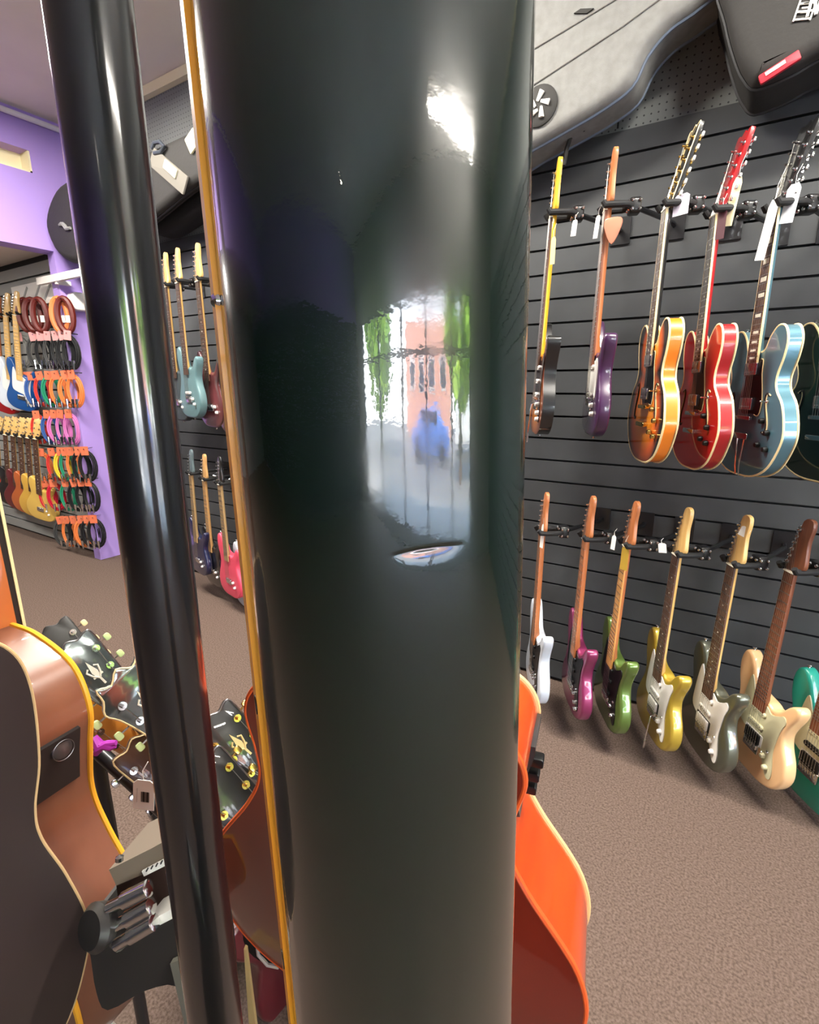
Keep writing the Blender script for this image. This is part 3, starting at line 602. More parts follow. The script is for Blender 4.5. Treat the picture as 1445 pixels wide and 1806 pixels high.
# ================================================================== BAGS ABOVE THE WALL
def bag(label, px_out, Yf, T, m, name='gig_bag', cat='bag', bev=.03, piping=None):
    P = [on_y(x, y, Yf) for x, y in px_out]; c = sum(P, Vector())/len(P); c.y = Yf
    t = thing(name, label, cat, loc=c); out = spline([(p_.x-c.x, p_.z-c.z) for p_ in P], 4)
    ob('shell', M().prism(out, 0, T, bev, 4), m, t)
    if piping:
        for nm, yy in (('front_piping', .006), ('back_piping', T-.006)):
            cx = sum(a for a, b in out)/len(out); cz = sum(b for a, b in out)/len(out)
            ob(nm, M().tube([Vector((a, bev*.9 if nm[0] == 'f' else T-bev*.9, b)) for a, b in out], .006, 6, closed=True), piping, t)
    return t, c
def rel(px, py, Y, c): return on_y(px, py, Y)-c
CANG = mat('light_grey_canvas', (126, 126, 123), .85, noise=(30, (117, 116, 113), 5), bump=(300, .3, .002)); PIPE_ = mat('blue_grey_piping', (92, 104, 122), .6)
NYL = mat('black_nylon', (38, 36, 34), .75, bump=(60, .3, .003))
yb = 2.12
t, c = bag('long light grey canvas gig bag lying aslant above the guitars', [(1330, -90), (1240, -2), (1180, 42), (1140, 90), (1112, 145), (1060, 186), (1000, 222), (940, 256), (860, 300), (800, 270), (790, 190), (840, 90), (940, -40), (1060, -140), (1220, -170)], yb, .2, CANG, piping=PIPE_, bev=.04)
for nm, pts in (('seam', ((940, 150), (1100, 45), (1215, -40))), ('seam', ((935, 90), (1010, 45), (1100, -10)))):
    ob(nm, M().tube([rel(x, y, yb-.002, c) for x, y in pts], .003, 6), mat('grey_zip', (120, 118, 114), .7), t)
ob('handle_slot', M().prism([(rel(x, y, yb, c).x, rel(x, y, yb, c).z) for x, y in ((1013, 25), (1025, 17), (1048, 16), (1036, 25))], -.006, .004), NYL, t)
e = rel(952, 188, yb, c)
bd = ob('round_badge', M().lathe(Vector((e.x, -.001, e.z)), (0, -1, 0), [(0, .068), (.006, .068), (.01, .06), (.0101, 0)], 28), NYL, t)
q = M()
for a in range(5): q.tube([Vector((e.x+.04*math.cos(a*1.26), -.013, e.z+.045*math.sin(a*1.26))), Vector((e.x+.012*math.cos(a*1.26+.8), -.013, e.z+.015*math.sin(a*1.26+.8)))], [.011, .005], 6)
ob('badge_emblem', q, WHITEPL, bd)
ob('strap', M().tube([rel(x, y, yb+.1, c) for x, y in ((1042, 215), (1030, 228), (1010, 232), (1000, 262), (994, 292))], .009, 8), NYL, t)
t, c = bag('black gig bag with red tab in the upper right corner', [(1270, -60), (1280, 30), (1296, 92), (1312, 128), (1335, 146), (1400, 120), (1450, 92), (1560, 50), (1640, -40), (1600, -160), (1400, -170)], 2.06, .26, NYL, bev=.05, piping=mat('black_piping', (20, 20, 22), .6))
e = rel(1375, 120, 2.058, c); e2 = Matrix.Rotation(R(-24), 3, 'Y')
ob('red_tab', M().rbox((e.x, -.002, e.z), (.10, .012, .026), .004, e2), mat('red_tab', (176, 24, 44), .5), t)
ob('tab_print', M().box((e.x-.01, -.009, e.z), (.05, .002, .010), e2), mat('pale_pink_print', (240, 190, 190), .6), t)
e = rel(1422, 14, 2.058, c); q = M(); e3 = Matrix.Rotation(R(12), 3, 'Y')
for k in (-1, 0, 1, 2): q.box(e3 @ Vector((0, 0, .018*k-.008))+Vector((e.x, -.003, e.z)), (.04, .004, .004), e3)
for s_ in (-1, 1): q.box(e3 @ Vector((.02*s_, 0, .001))+Vector((e.x, -.003, e.z)), (.004, .004, .062), e3)
for k in range(3): q.box(e3 @ Vector((.0, 0, .01*k-.01))+Vector((e.x, -.003, e.z)), (.02, .004, .003), e3)
ob('badge_print', q, WHITEPL, t)
e = rel(1443, 3, 2.058, c); q = M()
for x0, x1, z0, z1 in ((-.02, -.012, -.03, .03), (-.012, 0, .03, -.03), (0, .012, -.03, .03), (.012, .02, .03, -.03)): q.tube([Vector((e.x+x0, -.003, e.z+z0)), Vector((e.x+x1, -.003, e.z+z1))], .004, 6)
ob('lettering', q, WHITEPL, t)
t, c = bag('black gig bag with rounded end and grey pocket strip above purple pier', [(79, 400), (86, 352), (112, 318), (190, 292), (262, 262), (345, 222), (430, 185), (440, 290), (345, 322), (275, 376), (200, 436), (140, 462), (100, 448)], 2.06, .10, NYL, bev=.045, piping=MC['black_piping'])
def strip(pa, pb, w_, y_, m_, nm, par):
    a, b = rel(*pa, y_, c), rel(*pb, y_, c); dz = (b-a); L_ = dz.length; an = math.atan2(dz.x, dz.z); return ob(nm, M().rbox((a+b)/2, (w_, .012, L_), .006, Matrix.Rotation(an, 3, 'Y')), m_, par)
st_ = strip((268, 276), (328, 328), .10, 2.052, mat('grey_pocket', (112, 108, 100), .8), 'pocket_strip', t)
strip((290, 288), (312, 308), .05, 2.044, mat('pale_badge', (170, 166, 146), .6), 'pocket_badge', st_)
strip((334, 236), (345, 262), .09, 2.052, MINT, 'label_patch', t)
ob('handle', M().tube([rel(x, y, 2.045, c) for x, y in ((268, 262), (272, 252), (282, 250), (290, 258), (284, 268), (272, 270))], .011, 8), mat('dark_handle', (60, 66, 74), .4), t)
q = M(); [q.tube([rel(x+dx, y, 2.052, c) for x, y in ((105, 397), (108, 394), (112, 398), (116, 404), (121, 402))], .010, 6) for dx in (0, 3)]; ob('bag_emblem', q, mat('grey_print', (130, 130, 128), .6), t)
t, c = bag('plain black gig bag half hidden under the pocket strip bag', [(255, 400), (262, 352), (330, 318), (430, 290), (440, 330), (360, 365), (285, 412)], 2.17, .16, mat('deep_black_nylon', (16, 16, 17), .8), bev=.05)
# ================================================================== ALCOVE GOODS
sh = thing('wall_rail', 'white shelf rail jutting out above the hanging straps', 'rail', loc=on_y(108, 488, 2.08)); a, b = on_y(68, 497, 2.08)-sh.location, on_y(152, 479, 2.08)-sh.location
ob('bar', M().box((a+b)/2, ((b-a).length, .03, .05), Matrix.Rotation(-math.atan2((b-a).z, (b-a).x), 3, 'Y')), WHITEPL, sh); ob('bracket', M().box((a.x*.2, .04, -.03), (.03, .10, .03)), WHITEPL, sh)
hd = thing('header_board', 'white striped header board on the pale slat wall', 'sign', loc=on_y(66, 518, YA-.02))
ob('board', M().box((0, 0, 0), (.85, .02, .17)), WHITEPL, hd)
q = M(); [q.box((x, -.012, 0), (.02, .004, .18), Matrix.Rotation(R(50), 3, 'Y')) for x in (-.2, .02, .2)]; ob('stripes', q, MC['pale_grey_slat_board'], hd)
br_ = thing('door_stop', 'rounded white wall bracket on the purple pier', 'bracket', loc=on_x(134, 534, XP))
ob('block', M().rbox((.05, 0, 0), (.10, .13, .13), .03, axis='x'), WHITEPL, br_)
CO_ = {'dark red': (96, 26, 18), 'orange': (226, 126, 66), 'grey': (120, 120, 116), 'black': (26, 26, 28), 'blue': (60, 96, 160), 'red': (206, 60, 52), 'green': (36, 140, 104), 'pink': (206, 116, 180), 'yellow': (228, 200, 60), 'charcoal': (60, 60, 60), 'crimson': (196, 30, 56)}
rows = [(556, [(46, 'dark red'), (58, 'dark red'), (71, 'dark red'), (106, 'orange'), (115, 'dark red')], None),
        (622, [(40, 'grey'), (66, 'charcoal'), (79, 'black'), (92, 'charcoal'), (106, 'black'), (118, 'black'), (127, 'black')], (214, 150, 148)),
        (690, [(52, 'blue'), (62, 'blue'), (77, 'red'), (92, 'green'), (105, 'orange'), (122, 'orange'), (134, 'orange')], (216, 112, 76)),
        (757, [(71, 'red'), (90, 'blue'), (102, 'pink'), (114, 'pink'), (128, 'pink')], (216, 112, 76)),
        (822, [(78, 'orange'), (98, 'red'), (113, 'yellow'), (121, 'green'), (132, 'orange'), (145, 'black'), (156, 'black')], (216, 112, 76)),
        (876, [(86, 'crimson'), (100, 'crimson'), (122, 'green'), (137, 'black'), (150, 'black'), (163, 'black')], (216, 112, 76)),
        (940, [(112, 'charcoal'), (124, 'orange'), (136, 'black'), (149, 'orange'), (160, 'black'), (171, 'black')], (216, 112, 76))]
ordw = ['top', 'second', 'third', 'fourth', 'fifth', 'sixth', 'bottom']; nth = ['first', 'second', 'third', 'fourth', 'fifth', 'sixth', 'seventh']
for ri, (py, items, hc) in enumerate(rows):
    for ci, (px, cn) in enumerate(items):
        strap = ri == 0; pos = on_y(px, py, YA-.09)
        k_ = thing('leather_strap' if strap else 'cable_pack', '%s coiled %s, %s from the left in the %s row of alcove wall' % (cn, 'leather strap' if strap else 'instrument cable', nth[ci], ordw[ri]), 'strap' if strap else 'cable', loc=pos, rz=R(20+(px*13+py*7) % 30), group='coiled straps in the alcove' if strap else 'cable packs in %s row' % ordw[ri])
        m_ = mat('cable_'+cn.replace(' ', '_'), CO_[cn], .5)
        if strap:
            ob('strap_coil', M().tube([Vector((.055*math.cos(a), 0, .12*math.sin(a))) for a in [2*math.pi*j/20 for j in range(20)]], .022, 8, closed=True), m_, k_)
            ob('tag', M().box((.03, -.028, -.03), (.03, .003, .05)), PAPER, k_)
        else:
            q = M()
            for tt in range(4):
                rx, rz_ = .05+.008*tt, .10+.008*tt
                q.tube([Vector((rx*math.cos(a), -.012+.008*(tt % 2), rz_*math.sin(a))) for a in [2*math.pi*j/20 for j in range(20)]], .006, 6, closed=True)
            ob('cable_coil', q, m_, k_)
            ob('header_card', M().box((0, -.02, .125), (.06, .004, .07), Matrix.Rotation(R((px*37+py*11) % 17-8), 3, 'Y')), mat('header_card_%d' % (1 if ri == 1 else 0), hc, .7), k_)
            for s_ in (-1, 1): ob('plug', M().lathe((.018*s_, -.025, -.06), (0, 0, -1), [(0, .011), (.04, .011), (.041, .006), (.07, .006), (.071, 0)], 8), CHROME, k_)
        ob('peg', M().cyl((0, -.03, .115 if strap else .14), (0, .085, .115 if strap else .14), .004, n=6), CHROME, k_)
# ================================================================== STAND POLE AND BIG NECK
pt_ = at(156, 0, .18); pv = Vector((pt_.x, pt_.y, 0))
stand = thing('guitar_stand', 'tall black guitar stand with round pole in the left foreground', 'stand', loc=pv)
POLEM = mat('satin_black_pole', (14, 14, 17), .3, 0, coat=1, crough=.10, ior=1.75, spec=.35)
ob('pole', M().cyl((0, 0, .03), (0, 0, 2.05), .0145, n=48), POLEM, stand)
for k in range(3):
    a = R(100+120*k); ob('leg', M().tube([(0, 0, .25), (.10*math.cos(a), .10*math.sin(a), .12), (.30*math.cos(a), .30*math.sin(a), .015)], .011, 10), BLACKMETAL, stand)
ob('base_collar', M().cyl((0, 0, .02), (0, 0, .28), .022, n=24), BLACKMETAL, stand)
# big neck
DT, DB = .0715, .1175
nT, nB = at(646, 0, DT), at(716, 1806, DB)
ax = (nT-nB).normalized()
ROLL = R(-20)
tocam = (CO-(nT+nB)/2); tocam = (tocam-ax*tocam.dot(ax)).normalized()
left = -cRT; left = (left-ax*left.dot(ax)-tocam*left.dot(tocam)).normalized()
backn = tocam*math.cos(ROLL)+left*math.sin(ROLL)      # back of neck turned a little left so the bound edge shows
org = nB-ax*((nB.z-.735)/ax.z)
yv = backn; zv = ax; xv = yv.cross(zv)
NM = Matrix.Translation(org) @ Matrix((xv, yv, zv)).transposed().to_4x4()
big = thing('electric_guitar', 'dark green gloss guitar neck with amber binding and a small crack, filling the foreground', 'guitar', mtx=NM)
GREEN = bpy.data.materials.new('dark_green_lacquer'); GREEN.use_nodes = True; nt = GREEN.node_tree; p = nt.nodes['Principled BSDF']
p.inputs['Base Color'].default_value = (*lin((7, 26, 18)), 1); p.inputs['Roughness'].default_value = .24; p.inputs['Coat Weight'].default_value = 1; p.inputs['Coat IOR'].default_value = 1.65; p.inputs['Specular IOR Level'].default_value = .45
t = nt.nodes.new('ShaderNodeTexCoord'); n1 = nt.nodes.new('ShaderNodeTexNoise'); n1.inputs['Scale'].default_value = 55; n1.inputs['Detail'].default_value = 6
r1 = nt.nodes.new('ShaderNodeValToRGB'); r1.color_ramp.elements[0].position = .45; r1.color_ramp.elements[0].color = (.015, .015, .015, 1); r1.color_ramp.elements[1].position = .75; r1.color_ramp.elements[1].color = (.24, .24, .24, 1)
nt.links.new(t.outputs['Object'], n1.inputs['Vector']); nt.links.new(n1.outputs['Fac'], r1.inputs[0]); nt.links.new(r1.outputs[0], p.inputs['Coat Roughness'])
n2 = nt.nodes.new('ShaderNodeTexNoise'); n2.inputs['Scale'].default_value = 900; b2 = nt.nodes.new('ShaderNodeBump'); b2.inputs['Strength'].default_value = .04; b2.inputs['Distance'].default_value = .0002
nt.links.new(t.outputs['Object'], n2.inputs['Vector']); nt.links.new(n2.outputs['Fac'], b2.inputs['Height']); nt.links.new(b2.outputs[0], p.inputs['Coat Normal'])
def proj(P_):
    v = P_-CO; d_ = v.dot(cF); return 722.5+FPX*v.dot(cRT)/d_, 903-FPX*v.dot(cU)/d_
NWH, NDP = .0242, .0205
lo_, hi_ = .36, .84
for _ in range(40):
    zc = (lo_+hi_)/2
    if proj(NM @ Vector((-.004, NDP, zc)))[1] > 970: lo_ = zc
    else: hi_ = zc
zs = [.36+.004*k for k in range(int((.84-.36)/.004))]
zs = sorted([z for z in zs if abs(z-zc) > .0075]+[zc-.0075+.00012*k for k in range(126)])
NC = 110; vv = []; 
for z in zs:
    w_ = NWH+(.58-z)*.004
    for k in range(NC+1):
        a = math.pi*k/NC; ca, sa = math.cos(a), math.sin(a)
        x = w_*(abs(ca)**.92)*(1 if ca > 0 else -1); y = NDP*(sa**.88 if sa > 0 else 0)
        P_ = Vector((x, y, z))
        if abs(z-zc) < .0075:
            px, py = proj(NM @ P_)
            u = (px-752)/64.0
            yl = 966-10*u+4*u*u
            win = max(0, 1-u*u)**.7
            d_ = py-yl
            disp = -.0005*win*(1/(1+math.exp(-(d_)/1.1)))*math.exp(-max(0, d_)/11)*max(0, 1-abs(u)**3)
            P_ += Vector((ca, sa, 0))*disp
        vv.append(P_)
ff = []
for i in range(len(zs)-1):
    for k in range(NC): a = i*(NC+1)+k; ff.append([a, a+1, a+NC+2, a+NC+1])
ff.append([k for k in range(NC+1)][::-1]); ff.append([(len(zs)-1)*(NC+1)+k for k in range(NC+1)])
for i in range(len(zs)-1): ff.append([i*(NC+1), (i+1)*(NC+1), (i+1)*(NC+1)+NC, i*(NC+1)+NC])
mm = M(); mm.add(vv, ff); ob('neck', mm, GREEN, big, 60)
BIND = mat('amber_binding', (255, 178, 20), .45, coat=.12, noise=(14, (250, 158, 28), 3))
FBT = .0068
fbo = ob('fingerboard', M().box((0, -FBT/2-.0001, .60), (2*NWH-.004, FBT, .48)), EBONY, big)
for s_ in (-1, 1):
    bo = M(); bo.add([(s_*(NWH+.0008-(.001 if z > .8 else 0)*0+(.58-z)*.004-dx), y, z) for z in (.36, .84) for (dx, y) in ((0, 0), (0, -FBT), (.0022, -FBT), (.0022, 0))], [[0, 1, 2, 3], [4, 7, 6, 5], [0, 4, 5, 1], [1, 5, 6, 2], [2, 6, 7, 3], [3, 7, 4, 0]])
    bn = ob('binding', bo, BIND, fbo)
SD = mat('side_dot', (16, 16, 16), .4)
def neck_side(px, py, y_):     # local z on the bound edge seen at a pixel height
    lo_, hi_ = .36, .84
    for _ in range(40):
        m_ = (lo_+hi_)/2; q = proj(NM @ Vector((NWH, y_, m_)))
        if q[1] > py: lo_ = m_
        else: hi_ = m_
    return m_
SX = 1 if proj(NM @ Vector((.02, 0, .6)))[0] < proj(NM @ Vector((-.02, 0, .6)))[0] else -1
for py in (1238, 1683):
    z = neck_side(0, py, -.003); wx = SX*(NWH+.0008+(.58-z)*.004)
    ob('side_dot', M().cyl((wx-SX*.0006, -.0024, z), (wx+SX*.00014, -.0024, z), .0017, n=16), SD, fbo)
z = neck_side(0, 535, -.003); wx = SX*(NWH+.0008+(.58-z)*.004)
ob('chrome_bead', M().lathe((wx-SX*.001, -.001, z), (SX, .5, 0), [(0, .0008), (.0008, .0011), (.0013, .0008), (.0014, 0)], 12), CHROME, fbo)  # small chrome bead on the bound edge
fr = M(); [fr.box((0, -FBT-.0005, .83-.64*(1-2**(-k/12.))), (2*NWH-.002, .0012, .0024)) for k in range(1, 18)]; ob('frets', fr, STEEL, fbo)
BO = spline([(x*1.0, z*.93) for x, z in SHAPES['single']], 5); ob('body', M().prism(BO, -.002, .042, .008, 3), GREEN, big)
HO = [(.021, .84), (.033, .87), (.040, .93), (.045, 1.01), (.02, 1.0), (0, 1.015)]; ob('headstock', M().prism(spline(HO+[(-x, z) for x, z in HO[::-1] if x > 0], 3), -.006, .010, .002), GREEN, big)
hk = NM @ Vector((0, .02, .86))-pv
ob('yoke', M().tube([(0, 0, hk.z+.10), hk+Vector((0, 0, .10)), hk+Vector((0, 0, .0))+Vector((-.05, .0, .0)), hk+Vector((-.05, .05, 0))], .007, 10), BLACKMETAL, stand)
ob('yoke', M().tube([hk+Vector((0, 0, .10)), hk+Vector((.05, .0, .0)), hk+Vector((.05, .05, 0))], .007, 10), BLACKMETAL, stand)
# ================================================================== GUITARS BELOW
def nfront(a): return cRT*math.sin(R(a))+cFW*math.cos(R(a))
SHAPES['orange'] = mirror([(0, .04), (.10, .046), (.165, .08), (.196, .135), (.188, .195), (.142, .262), (.124, .30), (.126, .335), (.134, .375), (.118, .405), (.075, .422), (.03, .425)])
def acoustic(label, org, a, shape, T, sc, backm, sidem, topm, bindf, bindb, neckm, upright=None):
    nf = nfront(a); m = frame(org+Vector((0, 0, 1.0*sc))+(upright or Vector()), org, nf, 1.0)
    m = Matrix.Translation(org) @ (m.to_3x3().normalized().to_4x4()) @ Matrix.Diagonal((sc, sc, sc, 1))
    g = thing('acoustic_guitar', label, 'guitar', mtx=m); O = spline(SHAPES[shape], 7)
    ob('sides', M().prism(O, .003, T-.003, 0), sidem, g); ob('soundboard', M().prism(O, 0, .003, .001, 1), topm, g); ob('back', M().prism(O, T-.003, T, .0012, 2), backm, g)
    for nm, y, bm_ in (('front_binding', .0025, bindf), ('back_binding', T-.0025, bindb)):
        if bm_: ob(nm, M().tube([Vector((x, y, z)) for x, z in O], .0030, 8, closed=True), bm_, g)
    tz = max(z for x, z in SHAPES[shape])
    nk = M(); rg = []; zs_ = [tz-.015, tz-.01, tz+.03, tz+.06, tz+.2, tz+.36]
    for z in zs_:
        w_ = .028-.0065*(z-tz)/.36; dp = T*.85 if z < tz else (.05 if z < tz+.035 else .018); rg += [Vector((w_*math.cos(b), -.002+dp*math.sin(b), z)) for b in [math.pi*k/12 for k in range(13)]]
    f = [[i*13+k, i*13+(k+1) % 13, i*13+13+(k+1) % 13, i*13+13+k] for i in range(5) for k in range(13)]+[list(range(13)), [65+k for k in range(13)]]
    nk.add(rg, f); ob('neck', nk, neckm, g, 50)
    fo = ob('fingerboard', M().box((0, -.006, tz+.13), (.052, .008, .46)), EBONY, g)
    for s_ in (-1, 1): ob('binding', M().box((s_*.0265, -.0095, tz+.13), (.002, .003, .46)), CREAM, fo)
    fr = M(); [fr.box((0, -.0108, tz+.36-.62*(1-2**(-k/12.))), (.05, .0018, .0022)) for k in range(1, 19)]; ob('frets', fr, STEEL, fo)
    HO_ = [(x, z+tz+.362) for x, z in HEADS['three'][0]]; hs_ = ob('headstock', M().prism(HO_+[(-x, z) for x, z in HO_[::-1] if x > 0], -.004, .010, .002), neckm, g)
    for k in range(3):
        for s_ in (-1, 1): ob('tuner', M().cyl((s_*.025, -.004, tz+.41+.045*k), (s_*.025, -.016, tz+.41+.045*k), .004).cyl((s_*.03, .005, tz+.41+.045*k), (s_*.055, .005, tz+.41+.045*k), .003).rbox((s_*.06, .005, tz+.41+.045*k), (.012, .006, .016), .004), CHROME, hs_)
    ob('sound_hole', M().cyl((0, -.0006, tz-.155), (0, .001, tz-.155), .05, n=32), BLACKPL, g); ob('bridge', M().rbox((0, -.005, .15), (.16, .010, .03), .008), ROSE, g)
    return g
ORB = mat('burnt_red_back', (124, 32, 12), .35, coat=1, noise=(8, (110, 26, 10), 3), stretch=(1, 1, .3)); OSD = mat('flame_orange_side', (212, 74, 8), .3, coat=1, noise=(26, (196, 60, 6), 3), stretch=(.3, .3, 1.5))
og = acoustic('glossy orange electro acoustic guitar standing behind the big neck', lfz(.000, .465, .795), 20, 'orange', .10, .96, ORB, OSD, OSD, mat('peach_binding', (250, 190, 130), .4), mat('orange_binding', (226, 88, 30), .35, coat=.5), ORB)
def on_side(g, shape, z, T, dz, dy, m_, nm, side=1, th=.004, yc=.5):
    """thin curved plate following the right rim between z and z+dz"""
    O = [(x, zz) for x, zz in spline(SHAPES[shape], 14) if x*side > .05 and z-dz/2 <= zz <= z+dz/2]
    O.sort(key=lambda q: q[1]); v = []
    for i, (x, zz) in enumerate(O):
        a = O[max(i-1, 0)]; b = O[min(i+1, len(O)-1)]; t_ = Vector((b[0]-a[0], b[1]-a[1])).normalized(); nn = Vector((t_.y, -t_.x))*side
        for off in (0, th):
            for s_ in (-1, 1): v.append(Vector((x+nn.x*off, T*yc+s_*dy/2, zz+nn.y*off)))
    f = []
    for i in range(len(O)-1):
        a = i*4; b = a+4; f += [[a+2, a+3, b+3, b+2], [a, b, b+1, a+1], [a, a+2, b+2, b], [a+1, b+1, b+3, a+3]]
    f += [[0, 1, 3, 2], [len(v)-4, len(v)-2, len(v)-1, len(v)-3]]
    o = ob(nm, M().add(v, f), m_, g, 30); return o, O
SXO = 1 if (og.matrix_world @ Vector((.1, 0, .3))-CO).dot(cRT) > (og.matrix_world @ Vector((-.1, 0, .3))-CO).dot(cRT) else -1
pre, PO = on_side(og, 'orange', .335, .10, .08, .05, mat('grey_black_panel', (50, 52, 54), .35, coat=.4), 'preamp_panel', SXO, yc=.32)
for k, zz in enumerate((.312, .328, .344)):
    q = min(PO, key=lambda o_: abs(o_[1]-zz)); ob('slider_knob', M().rbox((q[0]+SXO*.010, .032, q[1]), (.014, .012, .009), .002, axis='y'), BLACKPL, pre)
MAHO = mat('mahogany_gloss', (134, 84, 60), .4, coat=.45, noise=(34, (104, 60, 42), 4), stretch=(.3, .3, .06)); MBACK = mat('dark_mahogany_back', (92, 38, 22), .35, coat=.8)
YB_ = mat('yellow_binding', (244, 172, 44), .4)
MG_ORG = lfz(-.488, .56, .67)
mg = acoustic('mahogany acoustic guitar with yellow orange binding and black preamp at left', MG_ORG, 25, 'acoustic', .095, 1.04, MBACK, MAHO, MAHO, YB_, YB_, mat('orange_mahogany_neck', (190, 104, 48), .4, coat=.6))
SXM = 1 if (mg.matrix_world @ Vector((.1, 0, .3))-CO).dot(cRT) > (mg.matrix_world @ Vector((-.1, 0, .3))-CO).dot(cRT) else -1
pp, PO = on_side(mg, 'acoustic', .372, .095, .07, .066, mat('black_preamp', (36, 32, 32), .5), 'preamp_panel', SXM, yc=.52)
q = PO[len(PO)*3//4]
ob('dial', M().lathe((q[0]+SXM*.003, .036, q[1]), (SXM, 0, .12), [(0, .011), (.003, .010), (.004, .008), (.0041, 0)], 24), mat('dial_grey', (62, 56, 56), .35), pp)
ob('dial_ring', M().tube([Vector((q[0]+SXM*.0085, .036+.0105*math.cos(b), q[1]+.0105*math.sin(b))) for b in [2*math.pi*k/28 for k in range(28)]], .0004, 5, closed=True), STEEL, pp)
mk = M(); 
for yy in (.066, .074, .082):
    for k in range(3): qq = PO[int(len(PO)*(.2+.22*k))]; mk.box((qq[0]+SXM*.0046, yy, qq[1]), (.0012, .0035, .006))
ob('buttons_print', mk, mat('panel_print', (132, 124, 120), .5), pp)
SHAPES['dark'] = mirror([(0, 0), (.09, .006), (.14, .05), (.163, .13), (.163, .19), (.142, .27), (.120, .335), (.115, .375), (.119, .43), (.113, .51), (.095, .555), (.055, .58), (.02, .585)])
# dark guitar at the left picture edge
BLG_T = .045; sc = .72; m_o = lfz(-.288-.53*.115*.72-.16*.36*.72, .311-.85*.115*.72, 1.172-.36*sc)
m = frame(m_o+Vector((0, 0, 1))+cRT*.16, m_o, nfront(-58), 1.0); m = Matrix.Translation(m_o) @ m.to_3x3().normalized().to_4x4() @ Matrix.Diagonal((sc, sc, sc, 1))
bl = thing('acoustic_guitar', 'dark brown backed guitar with thin cream edge at the lower left picture edge', 'guitar', mtx=m); O = spline(SHAPES['dark'], 7)
ob('body', M().prism(O, .02, .05, .003, 2), mat('dark_brown_satin', (48, 38, 36), .55), bl); ob('back_binding', M().tube([Vector((x, .048, z)) for x, z in O], .0016, 8, closed=True), mat('tan_edge', (214, 180, 130), .4), bl)
ob('neck', M().cyl((0, .028, .57), (0, .028, .95), .024, .02, n=20), ROSE, bl); ob('headstock', M().prism([(-.03, .95), (.03, .95), (.036, 1.1), (-.036, 1.1)], .02, .034, .003), ROSE, bl)
# ---- cluster of headstocks
def standing(tip, low, d1, d2, length, head, label, hm, shape='single', n=None, **kw):
    a, b = at(*tip, d1), at(*low, d2); z_ = (a-b).normalized(); L = glen(shape, head); pb = a-z_*L*length
    nn = n if n is not None else (CO+Vector((0, 0, .3))-a)
    m = frame(a, pb, nn, L); return guitar(label, 'guitar', m, shape=shape, head=head, headm=hm, **kw)
GRB = mat('jade_button', (196, 214, 150), .3); FLG = mat('gold_inlay', (214, 190, 130), .35)
MIR = mat('black_with_sky_reflection', (136, 146, 146), .14, .85, coat=1)  # pale metallic base colour paints sky reflections onto black headstocks
cl = dict(detail=1)
standing((88, 1108), (240, 1270), 1.10, 1.24, .98, 'three', 'guitar with dark open book headstock behind the mahogany guitar', mat('dark_head', (40, 38, 36), .4), body=BLK, buttons=CREAM, **cl)
standing((128, 1140), (290, 1310), 0.95, 1.11, .98, 'three', 'guitar whose polished black headstock shows a fleur emblem and jade buttons', MIR, body=lacquer('wine_red', (110, 16, 30)), buttons=GRB, logo=PEARL, headbind=STEEL, **cl)
standing((160, 1225), (310, 1400), 1.03, 1.18, .98, 'three', 'guitar with orange maple headstock below the jade button one', mat('orange_head', (196, 126, 48), .35, coat=.7), body=TEAL, **cl)
standing((222, 1190), (372, 1360), .82, .97, .98, 'shield', 'guitar with shield shaped black headstock and pale edge line', MIR, body=lacquer('dark_teal', (10, 84, 80)), logo=PEARL, headbind=CREAM, buttons=GRB, **cl)
standing((250, 1315), (390, 1480), .89, 1.04, .98, 'three', 'guitar with dark brown headstock behind the barcode tag', mat('brown_head', (84, 58, 40), .35, coat=.6), body=lacquer('deep_wine', (70, 10, 20)), headbind=CREAM, **cl)
standing((384, 1270), (530, 1410), .90, 1.02, .98, 'three', 'guitar with black headstock, gold posts and gold fleur emblem', BLK, body=BLK, metal=GOLD, logo=FLG, headbind=STEEL, **cl)
standing((368, 1360), (500, 1490), .80, .90, .98, 'three', 'guitar with black headstock just below the gold fleur one', mat('black_head', (22, 20, 20), .3, coat=.5), body=lacquer('dark_cherry', (90, 12, 20)), metal=GOLD, headbind=STEEL, **cl)
tagcard('price_tag', 'white barcode tag hanging over the cluster of headstocks', 'tag', at(254, 1376, .80), (.033, .056), PAPER, rz=YAW, tilt=R(8), bar=True)
rb = thing('ribbon', 'purple ribbon tied beside the mahogany guitar', 'ribbon', loc=at(190, 1318, .82)); q = M()
q.tube([at(x, y, .82)-rb.location for x, y in ((165, 1300), (176, 1318), (190, 1312), (205, 1310))], [.006, .010, .006, .004], 8).tube([at(x, y, .82)-rb.location for x, y in ((168, 1330), (180, 1314), (196, 1318), (204, 1316))], [.005, .008, .006, .003], 8)
ob('bow', q, mat('purple_ribbon', (170, 50, 170), .5), rb)
st2 = thing('floor_rack', 'black tubular floor rack under the cluster of headstocks', 'rack', loc=Vector((*at(240, 1400, 1.0).xy, 0)))
a = at(170, 1322, .95)-st2.location; b = at(300, 1440, .9)-st2.location
ob('rail', M().cyl(a, b, .013, n=14), BLACKMETAL, st2)
ob('post', M().cyl(a, (a.x, a.y, 0), .012), BLACKMETAL, st2); ob('post', M().cyl(b, (b.x, b.y, 0), .012), BLACKMETAL, st2); ob('foot', M().cyl((a.x, a.y, .012), (b.x, b.y, .012), .012), BLACKMETAL, st2)
